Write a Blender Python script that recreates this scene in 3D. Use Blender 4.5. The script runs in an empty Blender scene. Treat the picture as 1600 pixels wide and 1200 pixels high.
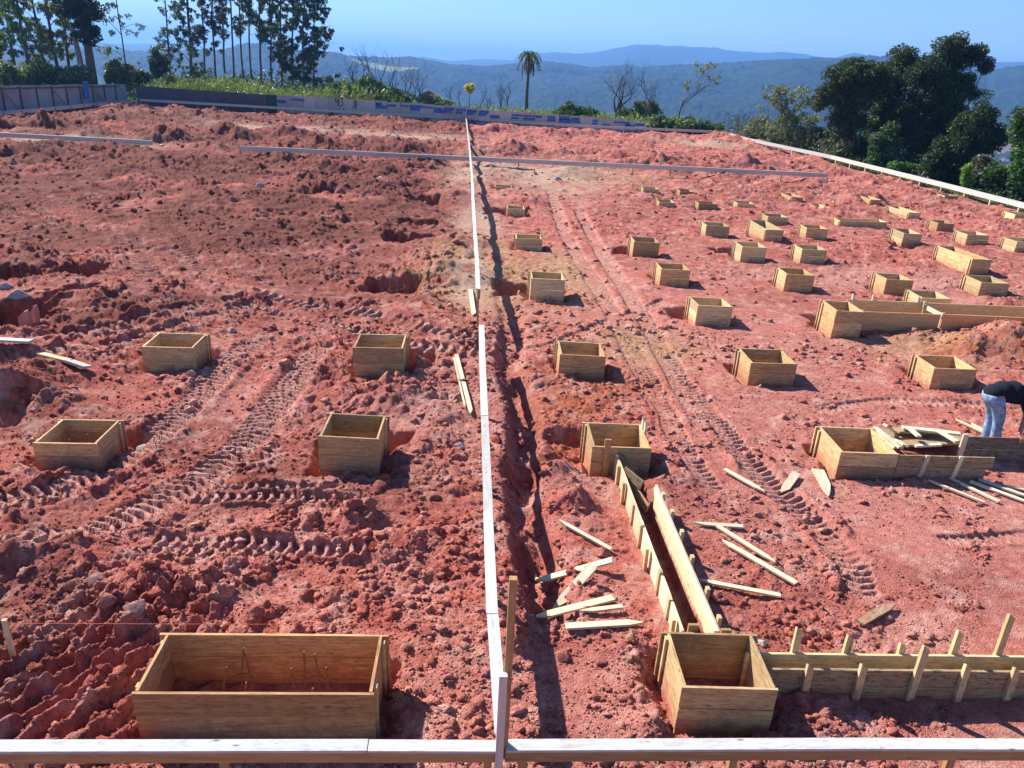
import bpy, math, random
import numpy as np
from mathutils import Vector, Matrix
random.seed(7); rng = np.random.default_rng(11)
S = bpy.context.scene; COL = S.collection
# ------------------------------------------------------------------ camera
F, CH, ROLL, YAW = 1200.0, 5.0, .056, math.radians(-3.6)
PITCH = math.atan(489/F)
fw = np.array([-math.sin(YAW)*math.cos(PITCH), math.cos(YAW)*math.cos(PITCH), -math.sin(PITCH)])
r0 = np.array([math.cos(YAW), math.sin(YAW), 0.]); u0 = np.cross(r0, fw)
RT = r0*math.cos(ROLL)+u0*math.sin(ROLL); UP = u0*math.cos(ROLL)-r0*math.sin(ROLL)
cam = bpy.data.objects.new('camera', bpy.data.cameras.new('camera')); COL.objects.link(cam)
M = Matrix.Identity(4)
for i in range(3): M[i][0], M[i][1], M[i][2] = RT[i], UP[i], -fw[i]
M[2][3] = CH; cam.matrix_world = M
cam.data.sensor_width = 36; cam.data.lens = 36*F/1600; cam.data.clip_start = .1; cam.data.clip_end = 40000
S.camera = cam
# ------------------------------------------------------------------ sky, sun, exposure
SUNV = Vector((-.947, 1.0, 1.0)).normalized()
EL = math.asin(SUNV.z); AZ = math.atan2(SUNV.x, SUNV.y)
W = bpy.data.worlds.new('World'); S.world = W; W.use_nodes = True
nt = W.node_tree; nt.nodes.clear()
sky = nt.nodes.new('ShaderNodeTexSky'); sky.sky_type = 'NISHITA'; sky.sun_disc = False
sky.sun_elevation = EL; sky.sun_rotation = AZ; sky.altitude = 0; sky.air_density = 1.0; sky.dust_density = .0; sky.ozone_density = 4.0
bg = nt.nodes.new('ShaderNodeBackground'); bg.inputs[1].default_value = .074
wo = nt.nodes.new('ShaderNodeOutputWorld'); wb = nt.nodes.new('ShaderNodeMix'); wb.data_type = 'RGBA'; wb.blend_type = 'MULTIPLY'; wb.inputs[0].default_value = 1; wb.inputs[7].default_value = (.76, .88, 1.12, 1); nt.links.new(sky.outputs[0], wb.inputs[6]); nt.links.new(wb.outputs[2], bg.inputs[0]); nt.links.new(bg.outputs[0], wo.inputs[0])
sl = bpy.data.lights.new('sun', 'SUN'); sl.energy = 5.0; sl.angle = math.radians(.53); sl.color = (1, .955, .89)
so = bpy.data.objects.new('sun', sl); COL.objects.link(so); so.rotation_euler = SUNV.to_track_quat('Z', 'Y').to_euler()
S.view_settings.view_transform = 'Standard'; S.view_settings.look = 'None'; S.view_settings.exposure = 1.12; S.view_settings.gamma = 1
S.cycles.max_bounces = 6; S.cycles.volume_bounces = 0; S.cycles.transparent_max_bounces = 8

def P(x, y, z=0.):
    d = fw*F+RT*(x-800)-UP*(y-600); t = (z-CH)/d[2]
    return np.array([d[0]*t, d[1]*t, z])
def PY(x, y, Y):                       # point seen at photo pixel x, y standing at distance Y
    d = fw*F+RT*(x-800)-UP*(y-600); t = Y/d[1]
    return np.array([d[0]*t, Y, CH+d[2]*t])
# ------------------------------------------------------------------ noise
def _h(ix, iy, s):
    ix = ix.astype(np.int64); iy = iy.astype(np.int64)
    n = (ix*374761393+iy*668265263+s*974634777) & 0xffffffff
    n = ((n ^ (n >> 13))*1274126177) & 0xffffffff
    n = ((n ^ (n >> 16))*2246822519) & 0xffffffff
    return ((n ^ (n >> 15)) & 0xffffff)/float(0xffffff)
def vn(x, y, s=0):
    ix = np.floor(x); iy = np.floor(y); fx = x-ix; fy = y-iy
    fx = fx*fx*(3-2*fx); fy = fy*fy*(3-2*fy)
    a = _h(ix, iy, s); b = _h(ix+1, iy, s); c = _h(ix, iy+1, s); d = _h(ix+1, iy+1, s)
    return (a+(b-a)*fx)*(1-fy)+(c+(d-c)*fx)*fy
def fbm(x, y, o=4, s=0, g=.5):
    t = 0; a = 1; n = 0
    for i in range(o):
        t = t+a*vn(x*2**i+17.3*i, y*2**i-9.1*i, s+i); n += a; a *= g
    return t/n
def clod(x, y, s, cover=.6):           # domed lumps, one per cell, some cells empty
    ix = np.floor(x); iy = np.floor(y); best = np.zeros_like(x)
    for dx in (-1, 0, 1):
        for dy in (-1, 0, 1):
            cx, cy = ix+dx, iy+dy
            r = _h(cx, cy, s+2); px = cx+.15+.7*_h(cx, cy, s); py = cy+.15+.7*_h(cx, cy, s+1)
            rad = .28+.5*r; an = _h(cx, cy, s+4)*3.14; ca, sa = np.cos(an), np.sin(an)
            ux = (x-px)*ca+(y-py)*sa; uy = -(x-px)*sa+(y-py)*ca
            d = (ux*ux+uy*uy*(1.+1.5*_h(cx, cy, s+5)))/(rad*rad)
            v = np.where(_h(cx, cy, s+3) < cover, np.sqrt(np.maximum(0, 1-d))*rad, 0)
            best = np.maximum(best, v)
    return best
def ss(a, b, x):
    t = np.clip((x-a)/(b-a), 0, 1); return t*t*(3-2*t)
# ------------------------------------------------------------------ materials
def mat(name, rough=.85, spec=.25):
    m = bpy.data.materials.new(name); m.use_nodes = True; b = m.node_tree.nodes['Principled BSDF']
    b.inputs['Roughness'].default_value = rough; b.inputs['Specular IOR Level'].default_value = spec
    return m, m.node_tree, b
def N(nt, t, **k):
    n = nt.nodes.new(t)
    for a, v in k.items():
        if a.startswith('i_'): n.inputs[a[2:].replace('_', ' ')].default_value = v
        else: setattr(n, a, v)
    return n
def ramp(nt, fac, stops):
    r = nt.nodes.new('ShaderNodeValToRGB'); e = r.color_ramp.elements
    while len(e) < len(stops): e.new(.5)
    for k, (p, c) in enumerate(stops): e[k].position = p; e[k].color = (*c, 1)
    nt.links.new(fac, r.inputs[0]); return r.outputs[0]
def mixc(nt, mode, fac, a, b):
    m = nt.nodes.new('ShaderNodeMix'); m.data_type = 'RGBA'; m.blend_type = mode
    if isinstance(fac, float): m.inputs[0].default_value = fac
    else: nt.links.new(fac, m.inputs[0])
    for k, v in ((6, a), (7, b)):
        if isinstance(v, tuple): m.inputs[k].default_value = (*v, 1)
        else: nt.links.new(v, m.inputs[k])
    return m.outputs[2]
def soil_mat():
    m, nt, b = mat('red_soil', .95, .08); L = nt.links.new
    at = N(nt, 'ShaderNodeAttribute', attribute_name='Col'); geo = N(nt, 'ShaderNodeNewGeometry')
    n1 = N(nt, 'ShaderNodeTexNoise', i_Scale=9., i_Detail=7., i_Roughness=.7); L(geo.outputs[0], n1.inputs['Vector'])
    n2 = N(nt, 'ShaderNodeTexNoise', i_Scale=70., i_Detail=4., i_Roughness=.75); L(geo.outputs[0], n2.inputs['Vector'])
    c = mixc(nt, 'MULTIPLY', 1., at.outputs[0], ramp(nt, n1.outputs[0], [(.3, (.62, .55, .55)), (.5, (1, 1, 1)), (.72, (1.25, 1.4, 1.4))]))
    c = mixc(nt, 'MULTIPLY', 1., c, ramp(nt, n2.outputs[0], [(.3, (.68, .62, .62)), (.7, (1.25, 1.35, 1.35))]))
    L(c, b.inputs['Base Color'])
    v = N(nt, 'ShaderNodeTexVoronoi', i_Scale=42.); L(geo.outputs[0], v.inputs['Vector'])
    n3 = N(nt, 'ShaderNodeTexNoise', i_Scale=120., i_Detail=3.); L(geo.outputs[0], n3.inputs['Vector'])
    ad = N(nt, 'ShaderNodeMath', operation='MULTIPLY_ADD'); L(v.outputs[0], ad.inputs[0]); ad.inputs[1].default_value = -.45; L(n3.outputs[0], ad.inputs[2])
    bp = N(nt, 'ShaderNodeBump', i_Strength=1., i_Distance=.024); L(ad.outputs[0], bp.inputs['Height']); L(bp.outputs[0], b.inputs['Normal'])
    return m
def wood_mat(name, stops, stain=0., stain_col=(.05, .045, .04), dirt=.35, rough=.75, mud=0.):
    m, nt, b = mat(name, rough, .2); L = nt.links.new
    uv = N(nt, 'ShaderNodeUVMap', uv_map='UVMap'); tint = N(nt, 'ShaderNodeAttribute', attribute_name='Col')
    mp = N(nt, 'ShaderNodeMapping'); mp.inputs['Scale'].default_value = (1.3, 16, 1); L(uv.outputs[0], mp.inputs[0])
    n = N(nt, 'ShaderNodeTexNoise', i_Scale=2.2, i_Detail=9., i_Roughness=.65, i_Distortion=1.1); L(mp.outputs[0], n.inputs['Vector'])
    c = ramp(nt, n.outputs[0], stops)
    mp2 = N(nt, 'ShaderNodeMapping'); mp2.inputs['Scale'].default_value = (2.2, 7, 1); L(uv.outputs[0], mp2.inputs[0])
    n2 = N(nt, 'ShaderNodeTexNoise', i_Scale=1.7, i_Detail=8., i_Roughness=.75, i_Distortion=.6); L(mp2.outputs[0], n2.inputs['Vector'])
    c = mixc(nt, 'MIX', ramp(nt, n2.outputs[0], [(.5, (0, 0, 0)), (.75, (dirt,)*3)]), c, (.2, .09, .055))
    if stain:
        mp3 = N(nt, 'ShaderNodeMapping'); mp3.inputs['Scale'].default_value = (4, 14, 1); L(uv.outputs[0], mp3.inputs[0])
        n3 = N(nt, 'ShaderNodeTexNoise', i_Scale=2.4, i_Detail=6., i_Roughness=.75); L(mp3.outputs[0], n3.inputs['Vector'])
        c = mixc(nt, 'MIX', ramp(nt, n3.outputs[0], [(.5, (0, 0, 0)), (.62, (stain,)*3)]), c, stain_col)
    vo = N(nt, 'ShaderNodeTexVoronoi', i_Scale=1.); mp4 = N(nt, 'ShaderNodeMapping'); mp4.inputs['Scale'].default_value = (3., 9, 1)
    L(uv.outputs[0], mp4.inputs[0]); L(mp4.outputs[0], vo.inputs['Vector'])
    c = mixc(nt, 'MIX', ramp(nt, vo.outputs[0], [(.05, (.75,)*3), (.11, (0, 0, 0))]), c, (.09, .045, .02))   # knots
    c = mixc(nt, 'MULTIPLY', 1., c, tint.outputs[0])
    if mud:                                # red mud splashed and rubbed on the planks
        g_ = N(nt, 'ShaderNodeNewGeometry'); sp = N(nt, 'ShaderNodeSeparateXYZ'); L(g_.outputs[0], sp.inputs[0]); nm = N(nt, 'ShaderNodeTexNoise', i_Scale=7., i_Detail=7., i_Roughness=.75); L(g_.outputs[0], nm.inputs['Vector'])
        mr = N(nt, 'ShaderNodeMath', operation='MULTIPLY_ADD'); L(sp.outputs[2], mr.inputs[0]); mr.inputs[1].default_value = -.85; L(nm.outputs[0], mr.inputs[2])
        c = mixc(nt, 'MIX', ramp(nt, mr.outputs[0], [(.36, (0, 0, 0)), (.56, (mud,)*3)]), c, (.40, .135, .085))
    L(c, b.inputs['Base Color'])
    bp = N(nt, 'ShaderNodeBump', i_Strength=.35, i_Distance=.004); L(n.outputs[0], bp.inputs['Height']); L(bp.outputs[0], b.inputs['Normal'])
    return m
def plain(name, col, rough=.8, var=.25, scale=3., spec=.2, metal=0.):
    m, nt, b = mat(name, rough, spec); L = nt.links.new; b.inputs['Metallic'].default_value = metal
    tc = N(nt, 'ShaderNodeTexCoord'); n = N(nt, 'ShaderNodeTexNoise', i_Scale=scale, i_Detail=6., i_Roughness=.65); L(tc.outputs['Object'], n.inputs['Vector'])
    lo = tuple(v*(1-var) for v in col); hi = tuple(min(1, v*(1+var)) for v in col)
    L(ramp(nt, n.outputs[0], [(.3, lo), (.7, hi)]), b.inputs['Base Color']); return m
def leaf_mat(name, trans=.3, tcol=(1.6, 1.7, .7)):
    m, nt, b = mat(name, .55, .3); L = nt.links.new
    at = N(nt, 'ShaderNodeAttribute', attribute_name='Col'); L(at.outputs[0], b.inputs['Base Color'])
    tr = N(nt, 'ShaderNodeBsdfTranslucent'); L(mixc(nt, 'MULTIPLY', 1., at.outputs[0], tcol), tr.inputs[0])
    mx = N(nt, 'ShaderNodeMixShader'); mx.inputs[0].default_value = trans
    L(b.outputs[0], mx.inputs[1]); L(tr.outputs[0], mx.inputs[2]); L(mx.outputs[0], nt.nodes['Material Output'].inputs[0]); return m
SOIL = soil_mat()
PINE = wood_mat('pine_board', [(.25, (.42, .27, .12)), (.5, (.62, .46, .23)), (.75, (.74, .60, .36))], stain=.3, dirt=.3, mud=.75)
FORM = wood_mat('form_board', [(.25, (.34, .18, .07)), (.5, (.55, .36, .165)), (.78, (.73, .55, .31))], stain=.5, stain_col=(.16, .08, .04), dirt=.5, mud=.75)
GREYW = wood_mat('weathered_board', [(.25, (.25, .17, .085)), (.5, (.40, .28, .15)), (.75, (.52, .39, .23))], stain=.85, mud=.7)
PALE = wood_mat('pale_stake', [(.25, (.52, .41, .24)), (.5, (.66, .56, .37)), (.75, (.76, .68, .50))], dirt=.2, mud=.15)
WHITE = wood_mat('whitewashed_board', [(.2, (.33, .31, .28)), (.45, (.49, .475, .44)), (.8, (.58, .57, .535))], stain=.5, stain_col=(.30, .26, .22), dirt=.28)
BROWN = wood_mat('brown_board', [(.25, (.26, .13, .055)), (.5, (.38, .21, .09)), (.75, (.48, .30, .14))], dirt=.3)
DULL = wood_mat('grey_rail_board', [(.25, (.44, .38, .31)), (.5, (.56, .49, .42)), (.75, (.64, .58, .51))], dirt=.2)
RUST = plain('rusty_steel', (.22, .10, .05), .8, .4, 40.)
LEAF = leaf_mat('foliage'); BARK = plain('bark', (.11, .085, .065), .9, .35, 6.); DEADB = plain('dead_bark', (.085, .07, .065), .9, .3, 6.)
PALEB = plain('pale_bark', (.24, .20, .16), .9, .35, 3.)
# ------------------------------------------------------------------ mesh building
def link(name, me, material=None, parent=None):
    o = bpy.data.objects.new(name, me); COL.objects.link(o)
    if material: me.materials.append(material)
    if parent: o.parent = parent
    return o
def tag(o, label=None, cat=None, group=None, kind=None):
    for k, v in (('label', label), ('category', cat), ('group', group), ('kind', kind)):
        if v: o[k] = v
    return o
def thing(name, label, cat, loc=(0, 0, 0), rz=0., group=None):
    o = bpy.data.objects.new(name, None); COL.objects.link(o); o.location = loc; o.rotation_euler = (0, 0, rz); o.empty_display_size = .1
    return tag(o, label, cat, group)
def npmesh(name, V, Fc, material, parent=None, col=None, smooth=False, uv=None):
    V = np.asarray(V, np.float32); Fc = np.asarray(Fc, np.int32); k = Fc.shape[1]
    me = bpy.data.meshes.new(name); me.vertices.add(len(V)); me.vertices.foreach_set('co', V.ravel())
    me.loops.add(Fc.size); me.loops.foreach_set('vertex_index', Fc.ravel())
    me.polygons.add(len(Fc)); me.polygons.foreach_set('loop_start', np.arange(0, Fc.size, k, dtype=np.int32))
    me.update(calc_edges=True)
    if smooth: me.polygons.foreach_set('use_smooth', np.ones(len(Fc), bool))
    if col is not None:
        a = me.color_attributes.new('Col', 'FLOAT_COLOR', 'POINT')
        c = np.ones((len(V), 4), np.float32); c[:, :3] = col; a.data.foreach_set('color', c.ravel())
    if uv is not None:
        l = me.uv_layers.new(name='UVMap'); l.data.foreach_set('uv', np.asarray(uv, np.float32)[Fc.ravel()].ravel())
    return link(name, me, material, parent)
class MB:
    def __init__(s): s.v = []; s.f = []; s.uv = []; s.c = []
    def face(s, vs, uvs, t):
        i = len(s.v); s.v += [tuple(v) for v in vs]; s.uv += uvs; s.c += [t]*len(vs); s.f.append(tuple(range(i, i+len(vs))))
    def prism(s, sec0, sec1, t=None, off=None, vals=None):
        # two matching outlines joined along the grain
        t = t or tint(); off = off or (random.random()*40, random.random()*40)
        L = (Vector(sec1[0])-Vector(sec0[0])).length; n = len(sec0); acc = [0]
        for k in range(n): acc.append(acc[-1]+(Vector(sec0[(k+1) % n])-Vector(sec0[k])).length)
        for k in range(n):
            j = (k+1) % n
            s.face([sec0[k], sec0[j], sec1[j], sec1[k]], [(off[0], off[1]+acc[k]), (off[0], off[1]+acc[k+1]), (off[0]+L, off[1]+acc[k+1]), (off[0]+L, off[1]+acc[k])], t)
        s.face(list(reversed(sec0)), [(off[0]+3, off[1]+acc[k]) for k in range(n)], t); s.face(sec1, [(off[0]+5, off[1]+acc[k]) for k in range(n)], t)
    def board(s, a, b, wd, w, th, t=None, wob=0., n=1):
        a, b, wd = Vector(a), Vector(b), Vector(wd); d = (b-a).normalized(); wd = (wd-d*wd.dot(d)).normalized(); td = d.cross(wd)
        t = t or tint(); off = (random.random()*40, random.random()*40); L = (b-a).length
        o = [Vector((0, 0, 0))]+[wd*random.uniform(-wob, wob)+td*random.uniform(-wob, wob) for _ in range(n)]
        for k in range(n):
            p, q = a+(b-a)*(k/n)+o[k], a+(b-a)*((k+1)/n)+o[k+1]
            sec = lambda c: [c-wd*w/2-td*th/2, c-wd*w/2+td*th/2, c+wd*w/2+td*th/2, c+wd*w/2-td*th/2]
            s.prism(sec(p), sec(q), t, (off[0]+L*k/n, off[1]))
    def slant(s, a, b, wd, w, th, cut=.07, t=None):
        a, b, wd = Vector(a), Vector(b), Vector(wd); d = (b-a).normalized(); wd = (wd-d*wd.dot(d)).normalized(); td = d.cross(wd); o = wd*w/2
        s.prism([a-o-td*th/2, a-o+td*th/2, a+o+td*th/2, a+o-td*th/2], [b-o-td*th/2, b-o+td*th/2-d*cut*.3, b+o+td*th/2-d*cut, b+o-td*th/2-d*cut*.75], t)
    def stake(s, a, b, wd, w, th, point=.12, t=None, at_a=False):    # b end sharpened
        a, b, wd = Vector(a), Vector(b), Vector(wd); d = (b-a).normalized(); wd = (wd-d*wd.dot(d)).normalized(); td = d.cross(wd)
        m = b-d*point; sec = lambda c, k: [c-wd*w/2*k-td*th/2, c-wd*w/2*k+td*th/2, c+wd*w/2*k+td*th/2, c+wd*w/2*k-td*th/2]
        t = t or tint(); off = (random.random()*40, random.random()*40)
        s.prism(sec(a, 1), sec(m, 1), t, off); s.prism(sec(m, 1), sec(b+wd*w*.15, .12), t, (off[0]+1, off[1]))
    def tube(s, pts, rad, n=6, t=(1, 1, 1)):
        pts = [Vector(p) for p in pts]; rings = []
        for i, p in enumerate(pts):
            d = (pts[min(i+1, len(pts)-1)]-pts[max(i-1, 0)]).normalized(); a = d.orthogonal().normalized(); 
            if i and abs(d.dot(pa)) < .95: a = (pa-d*pa.dot(d)).normalized()
            pa = a; b = d.cross(a); rings.append([p+(a*math.cos(2*math.pi*k/n)+b*math.sin(2*math.pi*k/n))*rad[i] for k in range(n)])
        base = len(s.v)
        for r_ in rings:
            for v in r_: s.v.append(tuple(v)); s.uv.append((0, 0)); s.c.append(t)
        for i in range(len(rings)-1):
            for k in range(n):
                j = (k+1) % n; s.f.append((base+i*n+k, base+i*n+j, base+(i+1)*n+j, base+(i+1)*n+k))
        s.f.append(tuple(base+(len(rings)-1)*n+k for k in range(n))); s.f.append(tuple(base+k for k in reversed(range(n))))
    def build(s, name, material, parent=None, smooth=False):
        me = bpy.data.meshes.new(name); me.from_pydata(s.v, [], s.f); me.update()
        l = me.uv_layers.new(name='UVMap'); lv = np.zeros(len(me.loops), np.int32); me.loops.foreach_get('vertex_index', lv)
        l.data.foreach_set('uv', np.array(s.uv, np.float32)[lv].ravel())
        a = me.color_attributes.new('Col', 'FLOAT_COLOR', 'POINT'); c = np.ones((len(s.v), 4), np.float32); c[:, :3] = np.array(s.c); a.data.foreach_set('color', c.ravel())
        if smooth: me.polygons.foreach_set('use_smooth', np.ones(len(me.polygons), bool))
        return link(name, me, material, parent)
def tint(v=.16):
    k = random.uniform(1-v, 1+v); h = random.uniform(-.05, .05); return (k*(1+h), k, k*(1-h))
# ------------------------------------------------------------------ column form table: x-left, x-right, y of the front top rim in the photo, depth, height above soil, label
BOX = [
(210,583,1080,.65,.45,'wide plank form box in the left foreground with two clusters of rebar inside'),
(1068,1212,1073,.65,.42,'square form box at lower right where the two trench forms meet'),
(53,150,691,.72,.32,'low form box at far left, sunk behind clods, bright orange front plank'),
(498,590,682,.72,.50,'tall stained form box left of the white centre rail with broken soil all round'),
(222,302,541,.72,.42,'form box on the tyre-tracked soil at left, farther than the low sunk one'),
(553,630,542,.72,.55,'deep form box just in front of the bright excavator tracks left of the centre rail'),
(876,945,554,.72,.40,'form box directly right of the centre rail, in line with two on its left'),
(1175,1244,566,.72,.38,'form box alone on smooth pink soil, left of the orange mound'),
(1462,1525,575,.72,.36,'form box at right just in front of the orange soil mound'),
(927,1016,697,.72,.38,'form box closing the far end of the diagonal trench form'),
(1316,1402,706,.80,.36,'form box beside the pile of planks near the bending worker'),
(831,882,435,.72,.52,'form box beside the rail shadow with dark pits on both its sides'),
(1034,1078,420,.70,.44,'form box in the middle column on tracked soil, second from the front of that column'),
(1091,1144,477,.72,.42,'nearest form box of the middle column, right of the crossing tyre tracks'),
(807,847,372,.70,.38,'form box near the rail shadow, next one beyond the box with dark pits'),
(991,1030,377,.70,.46,'form box in the middle column with a shallow dark hole at its left'),
(1104,1140,352,.70,.38,'form box left of the deep bin-shaped form in the far right field'),
(1160,1198,385,.70,.48,'form box in front of the deep bin-shaped form, pit at its left side'),
(1229,1272,428,.70,.45,'form box on grey-pink soil, nearest in the column of the far right field'),
(1254,1292,389,.70,.44,'form box just right of the one standing before the deep bin-shaped form'),
(1197,1225,358,1.7,.42,'deep bin-shaped form with a long pale side, left part of the far field'),
(1261,1294,356,.70,.42,'form box right of the deep bin-shaped form'),
(1200,1232,338,.70,.28,'low form box directly behind the deep bin-shaped form'),
(1412,1441,364,.90,.38,'form box right of centre in the far field, in front of the long-sided deep form'),
(1386,1427,436,.72,.42,'form box at right just behind the box that touches the plank wall form'),
(1441,1486,465,.72,.36,'form box touching the back of the new plank wall form'),
(1534,1577,441,.80,.38,'form box on pale soil below the longest deep form at right'),
(1519,1550,404,1.9,.46,'longest deep form at right, bright pale side of three planks'),
(1512,1546,366,.80,.34,'form box near the right edge behind the longest deep form'),
(1589,1625,377,.80,.36,'form box cut by the right frame edge, level with the longest deep form'),
(1465,1492,348,.70,.28,'small low form box left of the one behind the longest deep form'),
(1315,1384,345,.62,.24,'long low form seen side-on in the far field'),
(1419,1440,331,1.8,.26,'narrow deep form right of and behind the long low side-on form'),
(1359,1378,311,1.8,.26,'narrow deep form farthest back in the right field near the rail end'),
(1236,1256,307,1.5,.16,'almost buried narrow form left of the farthest narrow deep form'),
(1280,1300,324,1.3,.14,'form with only its rim showing above soil in the far field'),
(1475,1499,305,.80,.34,'form box beside the white boundary rail with a loose plank behind it'),
(1586,1620,335,.80,.30,'form box against the boundary rail at the right frame edge'),
(1030,1055,315,.70,.25,'leftmost of three small low forms in the far row'),
(1092,1122,317,.70,.25,'middle of three small low forms in the far row'),
(1152,1180,317,.70,.24,'rightmost of three small low forms in the far row'),
(1005,1030,294,.70,.24,'left one of the two farthest small forms under the long cross rail'),
(1062,1085,298,.70,.18,'right one of the two farthest small forms under the long cross rail'),
(793,820,325,.70,.30,'weathered small form just right of the rail shadow in the distance'),
(773,800,291,.70,.18,'farthest form beside the centre rail, only a thin rim showing'),
(1307,1350,485,.75,.58,'tall form box closing the left end of the new plank wall form'),
]
BX = []
for (x0, x1, y, dep, h, lab) in BOX:
    a, b = P(x0, y, h), P(x1, y+2, h)
    BX.append(dict(x=(a[0]+b[0])/2, y=(a[1]+b[1])/2, w=b[0]-a[0], d=dep, h=h, lab=lab, r=random.uniform(-.025, .025)))
# rebar pits on the left (photo position, half sizes in metres, depth)
PITS = [((20,490), .8, .8, .8), ((122,425), .5, .5, .6), ((25,425), .6, .6, .5), ((122,462), .42, .4, .7), ((615,448), .6, .5, .4), ((642,375), .75, .5, .4),
        ((650,348), .7, .5, .5), ((660,318), .7, .6, .5), ((207,318), .5, .5, .25), ((0,645), .4, .4, .32), ((500,308), .5, .4, .2), ((890,695), .3, .45, .25), ((985,395), .5, .4, .35),
        ((1140,395), .5, .4, .35), ((1070,490), .35, .35, .3), ((655,560), .25, .25, .45), ((200,690), .22, .22, .25), ((613,690), .22, .16, .4), ((812,452), .55, .5, .35), ((780,330), .5, .6, .3),
        ((1415,385), .4, .4, .3), ((1285,500), .3, .4, .3), ((870,720), .3, .3, .2), ((575,570), .25, .3, .2)]
# soil heaps: photo position, radius in metres, height
HEAPS = [((1580,545), 1.2, .52), ((1515,548), .8, .34), ((1440,530), .8, .16), ((50,248), 2.0, .5), ((180,243), 2.6, .4), ((250,252), 2.2, .35), ((120,200), 4., .55), ((200,190), 4, .6), ((300,190), 4, .6),
         ((60,600), .9, .35), ((20,620), .9, .5), ((15,560), 1.2, .35), ((20,880), .5, .3), ((560,820), .35, .2), ((620,630), .7, .22), ((540,620), .45, .15), ((690,650), .5, .18), ((680,690), .5, .15),
         ((200,470), 2., .35), ((300,460), 1.8, .3), ((700,430), 1.3, .4), ((715,385), 1.2, .35), ((640,490), 1.5, .2), ((830,800), .35, .2), ((900,790), .3, .22), ((870,740), .35, .2), ((800,1010), .2, .15), ((1010,1140), .22, .1),
         ((400,370), 2.5, .35), ((350,330), 3, .4), ((560,300), 3, .4), ((480,360), 2., .3), ((1150,300), 2, .3), ((1180,228), 3., .45), ((1290,252), 2.2, .4), ((1245,238), 2.3, .4), ((1130,218), 3., .45), ((1350,285), 1.6, .35),
         ((620,860),.5,.15),((240,930),.5,.18),((100,880),.6,.2),((1060,760),.5,.08),((1450,880),.8,.08)]
HP = [(P(*c), r, h) for c, r, h in HEAPS]
rr = random.Random(5)
for X in np.arange(-30, 24.5, 1.5):        # spoil heaps in front of the far fence, and the second line before the cross rail
    HP.append((np.array([X+rr.uniform(-1, 1), rr.uniform(66, 74), 0]), rr.uniform(1.4, 2.8), rr.uniform(.2, .42 if X < -8 else .6)))
    if abs(X) > 3 or X > 1: HP.append((np.array([X+rr.uniform(-1, 1), rr.uniform(47, 54), 0]), rr.uniform(1.2, 2.4), rr.uniform(.25, .85)))
    if rr.random() < .6: HP.append((np.array([X+rr.uniform(-1, 1), rr.uniform(37, 46), 0]), rr.uniform(1., 2.), rr.uniform(.15, .4)))
    if X < 0: HP.append((np.array([X*.8+rr.uniform(-1, 1), rr.uniform(24, 36), 0]), rr.uniform(.8, 1.8), rr.uniform(.12, .38)))
# tracks: list of photo points, half width, lug spacing, lug height, dustiness
TRACKS = [
 ([(395,465),(480,478),(560,495),(650,515),(748,535)], .21, .21, .06, 1.3),
 ([(395,485),(480,500),(560,525),(650,545),(748,552)], .17, .20, .05, 1.1),
 ([(0,590),(120,560),(230,530),(330,500),(400,480)], .19, .19, .05, 1.),
 ([(0,545),(150,520),(260,495),(380,475)], .15, .16, .030, .5),
 ([(0,870),(120,845),(230,800),(320,750),(380,700),(440,620),(500,545)], .26, .13, .045, .9),
 ([(0,790),(100,765),(180,730),(250,680),(310,620),(370,560),(420,525)], .24, .13, .045, .9),
 ([(300,778),(400,780),(500,787),(560,792)], .11, .13, .045, 1.), ([(330,760),(400,762),(520,770)], .08, .13, .035, .8),
 ([(250,845),(340,850),(430,855),(560,870)], .11, .14, .045, 1.), ([(250,862),(350,868),(450,875)], .09, .14, .04, .9),
 ([(862,300),(880,360),(915,420),(960,490),(1000,570),(1025,620)], .26, .14, .022, 1.),
 ([(905,330),(930,380),(975,450),(1010,500),(1060,590),(1090,640)], .24, .14, .020, 1.),
 ([(1090,620),(1150,700),(1210,760),(1290,830),(1330,880),(1345,920)], .20, .12, .030, .8),
 ([(1020,600),(1060,690),(1110,760)], .18, .12, .022, .7),
 ([(1280,640),(1400,625),(1560,635)], .14, .13, .018, .7), ([(1480,848),(1540,842),(1600,835)], .12, .12, .012, .6),
 ([(180,345),(215,400),(245,450)], .33, .24, .05, .45), ([(250,345),(285,395),(315,440)], .33, .24, .05, .45),
 ([(740,565),(860,540),(960,500),(1040,470)], .16, .14, .02, .7), ([(700,580),(760,545),(900,560),(1000,600)], .15, .14, .02, .6),
]
TR = [(np.array([P(*p)[:2] for p in pts]), hw, lp, lh, du) for pts, hw, lp, lh, du in TRACKS]
TRX0, TRX1 = 2.08, 2.38                    # trench between the long form boards
FY0, FY1 = P(1400,1088)[1], P(1400,1020,.32)[1]
def lobes(x, y, cx, cy, hx, hy, s=.12):
    w = (fbm(x*3.1, y*3.1, 3, 5)-.5)*.35
    dx = np.abs(x-cx)-hx; dy = np.abs(y-cy)-hy
    return 1-ss(-s, s, np.maximum(dx, dy)+w*min(1, max(hx, hy)*1.5))
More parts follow.
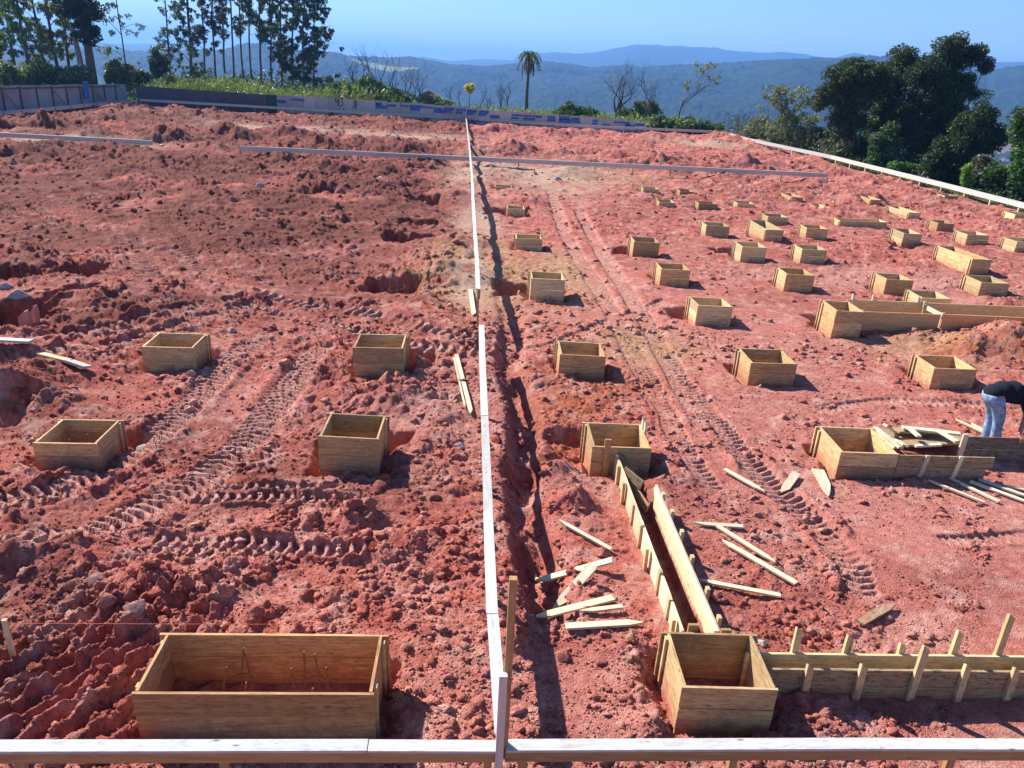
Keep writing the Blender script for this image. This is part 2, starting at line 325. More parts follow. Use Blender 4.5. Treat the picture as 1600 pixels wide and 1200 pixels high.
def ground_fields(x, y):
    """height and albedo of the ground at arrays x, y"""
    n = x.shape; z = np.zeros(n)
    site = (1-ss(25.2, 26.2, x))*(1-ss(78.5, 80, y))*ss(-34.2, -33.4, x)
    lo = fbm(x*.21, y*.21, 3, 40); mid = fbm(x*.9, y*.9, 4, 50)
    left = 1-ss(-1.5, .8, x); far = ss(14, 45, y)
    rough = np.clip(.55+.35*left+.35*far+1.6*(fbm(x*.55, y*.55, 3, 60)-.5), .12, 1.5)
    smooth_zone = np.exp(-(((x-5.6)/3.0)**2+((y-14.)/5.5)**2))+np.exp(-(((x-5.5)/2.6)**2+((y-8.3)/1.6)**2))*.8+np.exp(-(((x-7)/3)**2+((y-4.2)/.9)**2))*.9+np.exp(-(((x-.0)/.9)**2+((y-4.9)/.5)**2))*.7+np.exp(-(((x-1.25)/.6)**2+((y-5.1)/.55)**2))*1.1
    rough = rough*(1-.72*np.clip(smooth_zone, 0, 1))
    z += (lo-.5)*(.10+.25*far)+(mid-.5)*(.10+.20*far)*np.minimum(rough, 1.2)
    heap = np.zeros(n); 
    for c, r, h in HP:
        m = (np.abs(x-c[0]) < 2.4*r) & (np.abs(y-c[1]) < 2.4*r)
        if not m.any(): continue
        xs, ys = x[m], y[m]; w = 1+.55*(fbm(xs*1.6/min(r,1.5), ys*1.6/min(r,1.5), 3, 71)-.5)*2
        d = ((xs-c[0])**2+((ys-c[1])*1.15)**2)/(r*r)*w; v = h*np.exp(-1.6*d)*(1.25-.5*fbm(xs*3, ys*3, 3, 33)); heap[m] = np.maximum(heap[m], v)
    z += heap
    flat = np.zeros(n); dust = np.zeros(n); lug = np.zeros(n); berm = np.zeros(n)
    for pts, hw, lp, lh, du in TR:
        s0 = 0
        for a, b in zip(pts[:-1], pts[1:]):
            L = np.hypot(*(b-a)); t = (b-a)/L
            m = (x > min(a[0], b[0])-2.5*hw) & (x < max(a[0], b[0])+2.5*hw) & (y > min(a[1], b[1])-2.5*hw) & (y < max(a[1], b[1])+2.5*hw)
            if m.any():
                xs, ys = x[m], y[m]; s = (xs-a[0])*t[0]+(ys-a[1])*t[1]; d = (xs-a[0])*-t[1]+(ys-a[1])*t[0]+(vn(xs*1.7, ys*1.7, 3)-.5)*.06
                inn = (s > -hw*.5) & (s < L+hw*.5); k = np.where(inn, 1-ss(hw*.8, hw*1.05, np.abs(d)), 0)
                brk = .25+.75*ss(.25, .45, fbm(xs*1.3, ys*1.3, 2, 81)); ph = ((s+s0)/lp+np.abs(d)/lp*.35) % 1
                bar = ss(.08, .2, ph)*(1-ss(.48, .62, ph))
                flat[m] = np.maximum(flat[m], k*(.72+.28*brk)); lug[m] = np.maximum(lug[m], k*bar*lh*1.35*brk*(.75+.5*vn(xs*9, ys*9, 4))); dust[m] = np.maximum(dust[m], k*du*(.35+.65*bar)*brk)
                berm[m] = np.maximum(berm[m], np.where(inn, np.exp(-((np.abs(d)-hw*1.35)/(hw*.32))**2), 0)*(.055 if lh > .025 else .018)*ss(.35, .6, fbm(xs*2.1, ys*2.1, 2, 82)))
            s0 += L
    z += -.035*flat+lug+berm*(1-flat)*(.5+fbm(x*4, y*4, 2, 90))
    # furrows left by the bucket teeth, lower left
    f0 = P(120, 1040)[:2]; fx = x-f0[0]; fy = y-f0[1]; ca, sa = math.cos(.98), math.sin(.98)
    al = fx*ca+fy*sa; ac = -fx*sa+fy*ca+(vn(x*2, y*2, 8)-.5)*.1
    fm = np.exp(-((al/.75)**4))*np.exp(-((ac+.15)/1.0)**4)
    z += fm*(.07*np.cos(ac*2*math.pi/.21)); 
    # pits
    pit = np.zeros(n); inside = np.zeros(n)
    for (c, hx, hy, dp) in PITS:
        p = P(*c); m = (np.abs(x-p[0]) < hx+1) & (np.abs(y-p[1]) < hy+1)
        if m.any():
            v = lobes(x[m], y[m], p[0], p[1], hx, hy); pit[m] = np.maximum(pit[m], v*dp)
    for b in BX:
        cy = b['y']+b['d']/2; m = (np.abs(x-b['x']) < b['w']/2+1.2) & (np.abs(y-cy) < b['d']/2+1.2)
        if m.any():
            xs, ys = x[m], y[m]; v = lobes(xs, ys, b['x']+.02, cy+.03, b['w']/2+.12, b['d']/2+.12, .10)*.17
            v2 = (np.abs(xs-b['x']) < b['w']/2) & (np.abs(ys-cy) < b['d']/2)
            v = np.where(v2, .09, v); pit[m] = np.maximum(pit[m], v); inside[m] = np.maximum(inside[m], v2)
            heap_r = np.exp(-(((np.hypot(xs-b['x'], ys-cy))-(b['w']/2+.5))/.25)**2); z[m] += heap_r*.05*(fbm(xs*2.4, ys*2.4, 2, 13))
    tm = ((x > TRX0) & (x < TRX1) & (y > 5.5) & (y < 9.1)); pit = np.where(tm, .22, pit)
    tm2 = ((y > FY0+.02) & (y < FY1) & (x > 2.6) & (x < 7)); pit = np.where(tm2, .22, pit)
    z -= pit
    g = np.exp(-((x-.84-.07*np.sin(y*1.3)-.10*(fbm(x*2.5, y*2.5, 2, 88)-.5))/.23)**4)*ss(5.9, 6.5, y)*(1-ss(10.5, 20, y)); z -= g*.40*(.4+fbm(x*2, y*2.2, 2, 21))
    def blob(px, py, rx, ry): p = P(px, py); return np.exp(-((x-p[0])/rx)**2-((y-p[1])/ry)**2)*ss(.25, .6, fbm(x*1.4, y*1.4, 3, 240)+.12)
    sand = 0
    for px, py, rx, ry in [(600,212,7,3.0),(430,203,5,3.5),(130,226,5,1.6),(850,268,4,3.),(735,268,1.2,8),(860,285,2.2,4),(1100,228,3,2),(745,345,.8,3.),(735,440,.5,2.5)]:
        sand = np.maximum(sand, np.clip(blob(px, py, rx, ry)*1.6, 0, 1))
    # lumps
    lumpy = rough*(.62+.38*np.minimum(1, left+.4))*(1-.93*flat)*(1-.7*(inside > 0))*(1-.85*sand)*(1-.85*tm2*(y < 99))
    wx = x+(fbm(x*5, y*5, 2, 7)-.5)*.14+(fbm(x*21, y*21, 2, 17)-.5)*.05; wy = y+(fbm(x*5, y*5, 2, 9)-.5)*.14+(fbm(x*21, y*21, 2, 19)-.5)*.05
    patch = ss(.38, .62, fbm(x*1.1, y*1.1, 3, 61)); patch2 = ss(.42, .6, fbm(x*.8+9, y*.8, 3, 62))
    z += lumpy*(clod(wx/.055, wy/.055, 100, .75)*.028*(.4+.6*patch)+clod(wx/.11, wy/.11, 110, .6)*.062*(.2+.8*patch)+clod(wx/.24, wy/.24, 120, .42)*.13*patch2+(1-np.abs(2*fbm(x*2.6, y*2.6, 4, 145, .6)-1)*2.2)*.05*patch+far*clod(wx/.6, wy/.45, 130, .3)*.15+far*(1-np.abs(2*fbm(x*.9, y*1.3, 4, 147, .6)-1)*2.)*.13)
    z += lumpy*(fbm(x*7, y*7, 4, 140, .6)-.5)*.07
    z += (fbm(x*22, y*22, 3, 150, .7)-.5)*.022*(.45+.55*np.minimum(rough, 1))
    # outside the levelled plateau
    sl_ = np.maximum(0, x-26.)*.20; z = z*site-np.minimum(sl_, 9)-np.minimum(np.maximum(0, y-84)*.06, 14)-np.minimum(np.maximum(0, -x-60)*.05, 5)
    z += (1-site)*(fbm(x*.3, y*.3, 3, 17)-.5)*.5
    # albedo ------------------------------------------------
    def C(*c): return np.array(c)
    red, dark, pink, pale, orange, yel, green = C(.465,.125,.090), C(.20,.055,.042), C(.57,.225,.172), C(.67,.38,.30), C(.46,.115,.042), C(.47,.26,.13), C(.075,.12,.03)
    col = np.ones(n+(3,))*red
    def mx(c, k): 
        nonlocal col; col = col*(1-k[..., None])+c*k[..., None]
    cn = fbm(x*.7, y*.7, 4, 200); cn2 = fbm(x*2.3, y*2.3, 4, 210)
    mx(pink, ss(.42, .68, cn2)*.62*(1-.6*far*left)); mx(dark, ss(.42, .72, cn)*.6*(.55+.45*left))
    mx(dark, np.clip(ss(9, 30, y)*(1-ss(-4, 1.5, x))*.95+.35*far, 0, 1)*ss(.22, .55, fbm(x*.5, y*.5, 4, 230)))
    mx(pink, np.clip(smooth_zone, 0, 1)*.65); mx(pale, np.clip(dust, 0, 1)*.62)
    for b_ in [(705,445,1.1,1.4),(735,430,.7,3.),(712,400,.9,2.),(1450,545,1.6,.9),(850,440,1.2,2),(880,420,.8,2.5),(1000,540,1.2,1.2),(790,420,.5,4),(860,275,4,3)]: mx(yel, np.clip(blob(*b_), 0, 1)*.85)
    for b_ in [(1520,560,1.2,.5),(900,640,.9,.6),(950,600,1.2,.7),(1580,540,1,.6)]: mx(orange, np.clip(blob(*b_), 0, 1)*.7)
    mx(C(.47,.31,.215), sand*.8)
    mx(pale, np.clip(blob(690,650,1.1,1.4)+blob(500,760,.5,.5)*.5+blob(1400,440,5,1.2)+blob(1430,1000,.6,.4)+blob(360,630,.8,.8)*.5, 0, 1)*.45)
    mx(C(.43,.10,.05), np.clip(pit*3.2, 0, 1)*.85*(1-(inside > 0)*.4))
    z = np.where(heap > .12, z, z)
    wx2 = clod(wx/.11, wy/.11, 110, .6); mx(pink, np.clip(wx2*2.2-.5, 0, 1)*.35); mx(pale, ss(.52, .74, fbm(x*4.3, y*4.3, 4, 260))*.42*(1-.7*far*left))
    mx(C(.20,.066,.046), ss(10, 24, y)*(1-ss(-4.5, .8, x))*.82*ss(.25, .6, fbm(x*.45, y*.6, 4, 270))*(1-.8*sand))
    mx(green, (1-site)*np.clip(.75+fbm(x*.6, y*.6, 3, 77)*.5, 0, 1))
    return z, col
def gz(x, y):
    return float(ground_fields(np.array([float(x)]), np.array([float(y)]))[0][0])
# ground: one sheet, finest near the viewer's side of the plot
ys = [-12., -6., 0., 1.5, 2.4]; y_ = 2.7
while y_ < 86: ys.append(y_); y_ += .0085*max(.8, y_/4.4)**1.3
ys += [88, 92, 98, 106, 118, 135, 160, 200, 260]; ys = np.array(ys)
u = np.linspace(-1, 1, 1040); out = np.array([1.04, 1.12, 1.3, 1.6, 2.2, 3.2, 5.]); u = np.concatenate([-out[::-1], u, out])
hwid = np.maximum(ys, 2.5)*.76+.9; hwid = np.where(ys > 20, 16.1+(ys-20)*.66, hwid)
GX = u[None, :]*hwid[:, None]; GY = np.repeat(ys[:, None], len(u), 1)
GX[:, 0] = -420; GX[:, -1] = 420
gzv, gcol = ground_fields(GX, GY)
nr, nc = GX.shape; idx = np.arange(nr*nc).reshape(nr, nc)
FQ = np.stack([idx[:-1, :-1], idx[:-1, 1:], idx[1:, 1:], idx[1:, :-1]], -1).reshape(-1, 4)
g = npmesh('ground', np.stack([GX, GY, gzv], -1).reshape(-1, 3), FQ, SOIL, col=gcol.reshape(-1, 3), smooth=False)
tag(g, kind='structure')
# loose clods lying on the soil: far too many to count
def clod_cloud(name, n, yr, size, seed, sub=1, mask_t=.45):
    r_ = np.random.default_rng(seed); t = (1+5**.5)/2
    iv = np.array([(-1,t,0),(1,t,0),(-1,-t,0),(1,-t,0),(0,-1,t),(0,1,t),(0,-1,-t),(0,1,-t),(t,0,-1),(t,0,1),(-t,0,-1),(-t,0,1)], float); iv /= np.linalg.norm(iv[0])
    fi = [(0,11,5),(0,5,1),(0,1,7),(0,7,10),(0,10,11),(1,5,9),(5,11,4),(11,10,2),(10,7,6),(7,1,8),(3,9,4),(3,4,2),(3,2,6),(3,6,8),(3,8,9),(4,9,5),(2,4,11),(6,2,10),(8,6,7),(9,8,1)]
    V = list(map(tuple, iv)); Fs = fi
    for _ in range(sub):
        c = {}; nf = []
        def mp(a, b):
            k = (min(a, b), max(a, b))
            if k not in c: v = np.array(V[a])+np.array(V[b]); V.append(tuple(v/np.linalg.norm(v))); c[k] = len(V)-1
            return c[k]
        for a, b, d in Fs: x, y, z = mp(a, b), mp(b, d), mp(d, a); nf += [(a,x,z),(b,y,x),(d,z,y),(x,y,z)]
        Fs = nf
    V = np.array(V); Fs = np.array(Fs)
    u_ = r_.random(n*3); Y = yr[0]*(yr[1]/yr[0])**u_; X = (r_.random(n*3)*2-1)*(Y*.76+.6)
    m = (fbm(X*1.1, Y*1.1, 3, 61)*.6+fbm(X*3, Y*3, 3, 300)*.4 > mask_t-.12*r_.random(n*3)+.09*(X > 3.2)*(Y > 6)) & (X < 25)
    for b in BX: m &= ~((np.abs(X-b['x']) < b['w']/2+.07) & (np.abs(Y-b['y']-b['d']/2) < b['d']/2+.07))
    m &= ~((X > 1.9) & (X < 2.6) & (Y > 5.4) & (Y < 9.2)) & ~((Y > FY0-.12) & (Y < FY1+.05) & (X > 2.6))
    X, Y = X[m][:n], Y[m][:n]; n = len(X); z, c = ground_fields(X, Y)
    s = size*(.35+1.9*r_.random(n)**3.2)*np.maximum(1, (Y/9)**.55)
    sc = s[:, None]*(.65+.6*r_.random((n, 3))); sc[:, 2] *= .75
    d = 1+1.05*(r_.random((n, len(V)))-.5); vv = V[None]*d[..., None]*sc[:, None]
    a = r_.random(n)*6.283; b_ = r_.random(n)*6.283; ca, sa, cb, sb = np.cos(a), np.sin(a), np.cos(b_), np.sin(b_)
    x1 = vv[..., 0]*ca[:, None]-vv[..., 1]*sa[:, None]; y1 = vv[..., 0]*sa[:, None]+vv[..., 1]*ca[:, None]; z1 = vv[..., 2]
    y2 = y1*(.9+.1*cb[:, None])-z1*.35*sb[:, None]; z2 = z1+y1*.35*sb[:, None]
    P3 = np.stack([x1+X[:, None], y2+Y[:, None], z2+(z+s*.05)[:, None]], -1).reshape(-1, 3)
    FF = (Fs[None]+(np.arange(n)*len(V))[:, None, None]).reshape(-1, 3)
    k = .75+.55*r_.random(n); cc = np.clip(c*k[:, None]*(1+.12*(r_.random((n, 3))-.5)), 0, .8)
    pk = (r_.random(n) < .05)[:, None]; cc = np.where(pk, cc*.6+np.array([.62, .32, .23])*.4, cc)
    return tag(npmesh(name, P3, FF, SOIL, col=np.repeat(cc, len(V), 0)), kind='stuff')
clod_cloud('soil_clods', 9000, (3.6, 17), .026, 1, 1, .50)
clod_cloud('soil_crumbs', 70000, (3.6, 16), .0085, 2, 0, .38)
clod_cloud('distant_soil_clods', 8000, (14, 74), .026, 3, 0, .46)
# individual rocks and lumps that stand out
def rock(x, y, size, col, label, flat=.5, name='rock', cat='rock'):
    import bmesh
    p = P(x, y); bm = bmesh.new(); bmesh.ops.create_icosphere(bm, subdivisions=3, radius=1)
    sx = random.random()*50; e = (random.uniform(.9, 1.3), random.uniform(.7, 1.), flat)
    for v in bm.verts:
        c = v.co.copy(); n_ = float(fbm(np.array([c.x*1.3+sx]), np.array([c.y*1.3+c.z*2]), 4, 3)[0])
        k = .72+.6*n_; v.co = Vector((c.x*e[0], c.y*e[1], c.z*e[2]))*k
        for ax in (Vector((.6, .3, .74)), Vector((-.7, .2, .6)), Vector((.1, -.8, .55))):
            dd = v.co.dot(ax)-.62*e[2]/.7
            if dd > 0: v.co -= ax*dd*.85
    me = bpy.data.meshes.new(name); bm.to_mesh(me); bm.free()
    a = me.color_attributes.new('Col', 'FLOAT_COLOR', 'POINT'); a.data.foreach_set('color', np.tile(np.array([*col, 1], np.float32), len(me.vertices)))
    o = link(name, me, SOIL); o.scale = (size,)*3; o.location = (p[0], p[1], gz(p[0], p[1])+size*flat*.45); o.rotation_euler = (0, 0, random.random()*6)
    return tag(o, label, cat, 'loose rocks and hard lumps on the soil')
RK = (.45, .17, .12); PK = (.60, .36, .31); RD = (.42, .10, .05); GY_ = (.50, .43, .40)
for a in [(218,985,.10,(.50,.28,.23),'pale pinkish slab lying below the thin orange string at left'), (172,965,.11,RK,'dark red pointed lump crossed by the orange string'), (150,918,.11,(.46,.22,.18),'flat pink plate of clay among lumps left of the wide form'),
          (118,925,.09,RK,'rounded red lump beside the flat pink plate'), (575,815,.11,RK,'angular lump below the tall stained form box'), (583,868,.085,RD,'orange red stone below the angular lump'),
          (600,753,.09,RD,'small bright red stone just in front of the tall stained form box'), (1175,1132,.07,RD,'red stone at the foot of the lower right square form box'), (812,1005,.085,RD,'rounded orange lump beside the dark rail shadow, near the white post'),
          (775,690,.10,RD,'brick red lump right of the centre rail, left of its shadow'), (290,880,.10,RK,'red lump between the two short lug tracks and the furrows'), (1017,648,.07,RD,'red stone behind the two stakes of the trench end box'),
          (362,520,.10,PK,'pale stone on the tracks behind the far left form box'), (225,693,.14,GY_,'whitish cement crust right of the low sunk form'), (718,706,.08,GY_,'pale grey stone left of the centre rail'),
          (1150,822,.06,GY_,'small white stone near the crossed loose stakes'), (595,291,.2,GY_,'white cement lump in the dark soil left of the far rail'), (405,295,.2,GY_,'pale cement lump left of the white one in the far soil'),
          (870,282,.25,GY_,'grey cement lump on pale sand under the long cross rail'), (30,468,.22,GY_,'large pale crust at the lip of the left pit'), (10,452,.15,GY_,'smaller pale crust above the large one at the left frame edge'),
          (300,592,.10,PK,'pale stone in front of the far left form box'), (757,340,.12,GY_,'grey cement piece beside the rail shadow in the distance'), (1190,1010,.05,GY_,'small pale stone between trench forms'),
          (940,868,.1,RK,'red lump at the end of the lone loose stake'), (880,1030,.09,RK,'red lump below the loose stakes near the rail shadow'), (415,905,.09,RD,'bright red stone above the wide form box'), (700,402,.2,RK,'orange boulder beside the far centre rail'), (736,402,.2,(.5,.36,.22),'sandy boulder touching the far centre rail')]:
    rock(*a)
# ------------------------------------------------------------------ column forms
def form_box(b, k):
    w, d, h, dn = b['w'], b['d'], b['h'], .28; gnd = 0.
    t = thing('column_form', b['lab'], 'form box', (b['x'], b['y'], 0), b['r'], 'plank column forms set out on the red soil')
    th = .025; H_ = h+dn; nb = 3 if H_ > .6 else 2; ms = FORM if (b['y'] < 15 or k % 3 == 0) else PINE
    ws = [H_/nb*random.uniform(.85, 1.15) for _ in range(nb)]; s_ = H_/sum(ws); ws = [v*s_ for v in ws]
    base = random.uniform(.85, 1.1)
    def panel(name, a, c, m):
        mb = MB(); z = -dn
        for v in ws:
            j = random.uniform(-.004, .004); tt = tint(.26); tt = tuple(q*base*c_ for q, c_ in zip(tt, (.86, .72, .66) if k == 0 else (1, 1, 1)))
            mb.board((a[0], a[1]+j, z+v/2), (c[0], c[1]+j, z+v/2), (0, 0, 1), v-.007, th, tt); z += v
        mb.build(name, m, t)
    e = .055
    panel('front_panel', (-w/2-e*.3, 0), (w/2+e*.3, 0), ms); panel('back_panel', (-w/2-e, d), (w/2+e, d), ms)
    panel('side_panel', (-w/2+.012, th/2), (-w/2+.012, d-th/2), ms); panel('side_panel', (w/2-.012, th/2), (w/2-.012, d-th/2), ms)
    for sx in (-1, 1):
        for yy in ((d-.055,) if w < 1.2 and d < 1.2 else (.1, d-.055)):
            mb = MB(); x = sx*(w/2+.013); mb.board((x+sx*.003, yy, -dn), (x+sx*.003, yy, h-.01-random.random()*.03), (0, 1, 0), .05, .024); mb.build('cleat', PINE, t)
    for sy in (0, d):                      # nailed strips across the front and the back of the wide forms
        for xx in ((-.5, .5) if w > 1.2 and sy else ()):
            mb = MB(); mb.board((xx, sy+.028, -dn), (xx, sy+.028, h-.03), (1, 0, 0), .05, .024); mb.build('cleat', PINE, t)
    t.rotation_euler = (random.uniform(-.02, .02), random.uniform(-.02, .02), b['r']); return t
for k, b in enumerate(BX): form_box(b, k)
# starter bars
def rebar(x, y, zb, bars, label, hoop=None, tilt=.02):
    t = thing('starter_rebar', label, 'rebar', (x, y, zb), 0, 'rusty starter bars standing in forms and pits')
    for (dx, dy, h) in bars:
        mb = MB(); a, c = random.uniform(-tilt, tilt), random.uniform(-tilt, tilt)
        mb.tube([(dx, dy, -.1), (dx+a*.5, dy+c*.5, h*.5), (dx+a*1.4, dy+c, h)], [.0085]*3); mb.build('bar', RUST, t)
    if hoop:
        mb = MB(); n = 18; mb.tube([(hoop[0]+hoop[2]*math.cos(i*2*math.pi/n), hoop[1]+hoop[2]*.8*math.sin(i*2*math.pi/n), hoop[3]+.05*math.sin(i*2*math.pi/n+1)) for i in range(n+1)], [.005]*(n+1), 5); mb.build('hoop', RUST, t)
A = BX[0]; cy = A['y']+.40
rebar(A['x']-.28, cy, -.1, [(-.13,0,.42),(.0,.08,.55),(.12,.06,.5),(.06,-.05,.32),(-.16,-.1,.22)], 'left cluster of bent starter bars inside the wide form', (0, 0, .14, .22), .05)
rebar(A['x']+.33, cy, -.1, [(-.13,0,.42),(-.05,.05,.55),(.08,.05,.55),(.15,0,.42),(.02,-.08,.3)], 'right cluster of starter bars with hoop inside the wide form', (0, 0, .14, .2), .03)
B = BX[1]; rebar(B['x'], B['y']+.35, -.2, [(-.08,0,.3),(.12,.0,.28)], 'bent starter bars inside the lower right square form', None, .12)
C_ = BX[2]; rebar(C_['x']-.05, C_['y']+.35, -.2, [(-.1,0,.4),(.1,.1,.42),(.15,0,.35),(-.02,.12,.3)], 'starter bars inside the low form at far left', (0, 0, .12, .15))
D_ = BX[3]; rebar(D_['x'], D_['y']+.4, -.2, [(-.1,0,.32),(.05,.1,.35),(.12,0,.3)], 'starter bars inside the tall stained form', (0, 0, .12, .2))
E_ = BX[4]; rebar(E_['x'], E_['y']+.4, -.2, [(-.05,0,.42),(.08,.1,.4)], 'two starter bars inside the farther left form box')
for (c, dz, lab) in [((25,505),-.75,'starter bars in the deep pit at the left frame edge'), ((128,432),-.6,'starter bars in the pit above the tyre tracks at left'), ((30,432),-.5,'starter bars in the leftmost far pit'), ((620,450),-.5,'row of starter bars in the reddish pit left of the far rail'),
                ((645,380),-.5,'starter bars in the dark pit left of the yellow soil'), ((655,352),-.4,'starter bars in the dark slot behind the yellow soil'), ((645,322),-.4,'starter bars in the farthest dark slot near the rail'), ((595,425),-.1,'short starter bars standing on the flat pale patch')]:
    p = P(*c); rebar(p[0], p[1], dz, [(dx*.22-.4, random.uniform(-.15, .15), random.uniform(.6, .85) if 'short' not in lab else random.uniform(.25, .4)) for dx in range(5)], lab, (0, 0, .2, .5))
# ------------------------------------------------------------------ batter boards (white rails on posts)
def rail(name, label, pts, topm, sidem, posts, tw=.10, sw=.09, side='y', cat='batter board', th=.022, sside=-1, postm=None, plen=1.2, jump=0., lower=None):
    """pts: list of 3-D points along the top board; posts: distances along it"""
    o = pts[0]; t = thing(name, label, cat, tuple(o), 0, 'batter boards round and across the plot'); V0 = Vector(o)
    pts = [Vector(p)-V0 for p in pts]; acc = [0]
    for a, b in zip(pts[:-1], pts[1:]): acc.append(acc[-1]+(b-a).length)
    for a, b in zip(pts[:-1], pts[1:]):
        d = (b-a).normalized(); sd = d.cross(Vector((0, 0, 1))).normalized()*sside
        if topm:
            mb = MB(); mb.board(a+d*.003, b-d*.003, sd, tw, th, n=max(1, int((b-a).length/1.5)), wob=.006); mb.build('top_board', topm, t)
        if sidem:
            mb = MB(); off = sd*(tw/2-th/2-.002) if topm else Vector((0, 0, 0)); dz = Vector((0, 0, -th/2-sw/2-.001 if topm else -sw/2))
            mb.board(a+off+dz, b+off+dz, (0, 0, 1), sw, th, n=max(1, int((b-a).length/1.5)), wob=.004); mb.build('side_board', sidem, t)
    for s in posts:
        for i in range(len(pts)-1):
            if acc[i] <= s <= acc[i+1]+1e-6:
                a = pts[i]+(pts[i+1]-pts[i])*((s-acc[i])/(acc[i+1]-acc[i])); d = (pts[i+1]-pts[i]).normalized(); sd = d.cross(Vector((0, 0, 1))).normalized()*sside
                if topm and sidem: q = a+sd*(tw/2-th-.024)
                else: q = a-sd*(th/2+.021)
                wx_ = a+V0; g_ = gz(wx_.x, wx_.y)-V0.z; mb = MB(); ln = random.uniform(-.02, .02)
                mb.board(q+Vector((ln, ln, g_-.1)), q+Vector((0, 0, -.014 if topm else -.03)), d, .06, .04); mb.build('post', postm or BROWN, t); break
    return t
hf = .60
a0 = P(-120, 1167, hf); a1 = P(786, 1165, hf); a2 = P(1371, 1163, hf); a3 = P(1760, 1165, hf)
rail('batter_board', 'whitewashed rail crossing the bottom of the picture left of the centre rail', [a0, P(575, 1166, hf), a1], WHITE, BROWN, [.6, (a1-a0)[0]-1.93, (a1-a0)[0]-.10], sside=1)
rail('batter_board', 'whitewashed rail crossing the bottom of the picture right of the centre rail', [a1+np.array([.015, 0, -.002]), a2, a3], WHITE, BROWN, [.13, 1.66, 3.3], sside=1)
n0 = P(784, 1148, hf+.01)
near = [n0, P(769, 960, hf+.02), P(763, 800, hf+.01), P(757, 650, hf+.03), P(752, 508, hf+.02)]
rail('batter_board', 'near half of the white centre rail running away from the viewer', near, WHITE, BROWN, [2.2, 4.4, 6.7, 9.2], sside=1, sw=.19)
farp = [P(747, 452, hf+.25), P(744.5, 400, hf+.2), P(740, 330, hf+.25), P(737, 270, hf+.1), P(733, 225, hf), P(728, 183, hf)]
rail('batter_board', 'far half of the white centre rail, stepped up beyond the short gap', farp, WHITE, BROWN, [0, 4, 10, 20, 32, 50], sside=1, sw=.19)
# tall post at the corner of the rails, two sistered sticks
c = P(781, 1160, hf); t = thing('corner_post', 'tall slim stake rising above the corner of the two near white rails', 'post', (c[0], c[1]-.07, 0))
mb = MB(); mb.board((0, 0, -.2), (-.01, 0, 1.28), (1, 0, 0), .055, .045, (1.15, 1.05, 1.05)); mb.build('lower_stick', DULL, t)
mb = MB(); mb.board((.03, .048, .5), (.02, .048, 2.02), (1, 0, 0), .05, .045); mb.build('upper_stick', BROWN, t)
def along(a, b, step): L = float(np.linalg.norm(b-a)); return [k*step for k in range(int(L/step)+1)]+[L]
a, b = P(375, 228, hf), P(1293, 271, hf)
pts = [a+(b-a)*k for k in (0, .22, .39, .58, .8, 1)]
rail('batter_board', 'long grey rail crossing the middle distance behind the far forms', pts, DULL, DULL, along(a, b, 2.1), sw=.2, tw=.1, sside=1)
a, b = P(-60, 204, hf), P(238, 220, hf)
rail('batter_board', 'grey rail at the left end of the middle distance over pale sand', [a, a+(b-a)*.5, b], DULL, DULL, along(a, b, 2.3), sw=.2, sside=1)
cor = P(210, 155, hf); a = P(205, 155.5, hf); b = P(-150, 183, hf); b[0] = a[0]+.3
rail('batter_board', 'white rail along the foot of the left hoarding', [a, a+(b-a)*.3, a+(b-a)*.65, b], WHITE, WHITE, along(a, b, 2.4), sw=.26, sside=1)
fr = [PY(218, 154.5, 76.7), PY(420, 166, 76.7), PY(590, 176, 76.6), P(728, 184, hf), PY(900, 195, 76.2), PY(1131, 205, 77)]
rail('batter_board', 'grey rail along the foot of the far hoarding', fr, WHITE, WHITE, along(fr[0], fr[-1], 2.6), sw=.19, sside=1)
er = [P(1131, 206, hf), P(1160, 214, hf), P(1300, 243, hf), P(1480, 287, hf), P(1600, 317, hf), P(1720, 352, hf)]
rail('batter_board', 'bright white boundary rail descending along the right edge of the plot', er, WHITE, WHITE, along(er[0], er[-1], 2.2), sw=.22, sside=1, postm=PALE)
a, b = P(1440, 297, .05), P(1462, 313, .02)
mb = MB(); mb.board(a, b, (0, 0, 1), .12, .03); tag(mb.build('loose_board', PALE), 'loose plank on the soil by the boundary rail', 'board')
# mason's string
a, b = P(8, 974, .40), P(768, 974, hf-.02)
mb = MB(); mb.tube([a, (a+b)/2-np.array([0, 0, .01]), b], [.0022]*3, 5); tag(mb.build('mason_string', plain('orange_string', (.75, .12, .03), .6, .05)), 'thin orange string stretched across the soil behind the wide form', 'string')
a = P(8, 974, .40); mb = MB(); mb.stake((a[0], a[1], .44), (a[0], a[1], -.2), (1, 0, 0), .04, .03); tag(mb.build('string_stake', PINE), 'small stake holding the orange string at the left frame edge', 'stake')
def shadow_line(pts, label):  # dark strands on the soil standing in for shadows of string and wire
    q = [P(*p) for p in pts]
    for v in q: v[2] = gz(v[0], v[1])+.012
    mb = MB(); mb.tube(q, [.006]*len(q), 5); tag(mb.build('shadow_line', plain('painted_shadow', (.03, .02, .02), .6, .1), smooth=True), label, 'shadow_line')
shadow_line([(764, 714), (780, 718), (800, 727), (815, 740)], 'short dark strand laid as a wire shadow right of the centre rail')
shadow_line([(757, 508), (775, 514), (795, 520), (812, 528)], 'dark strand laid as the string shadow from the rail gap towards the rail shadow')
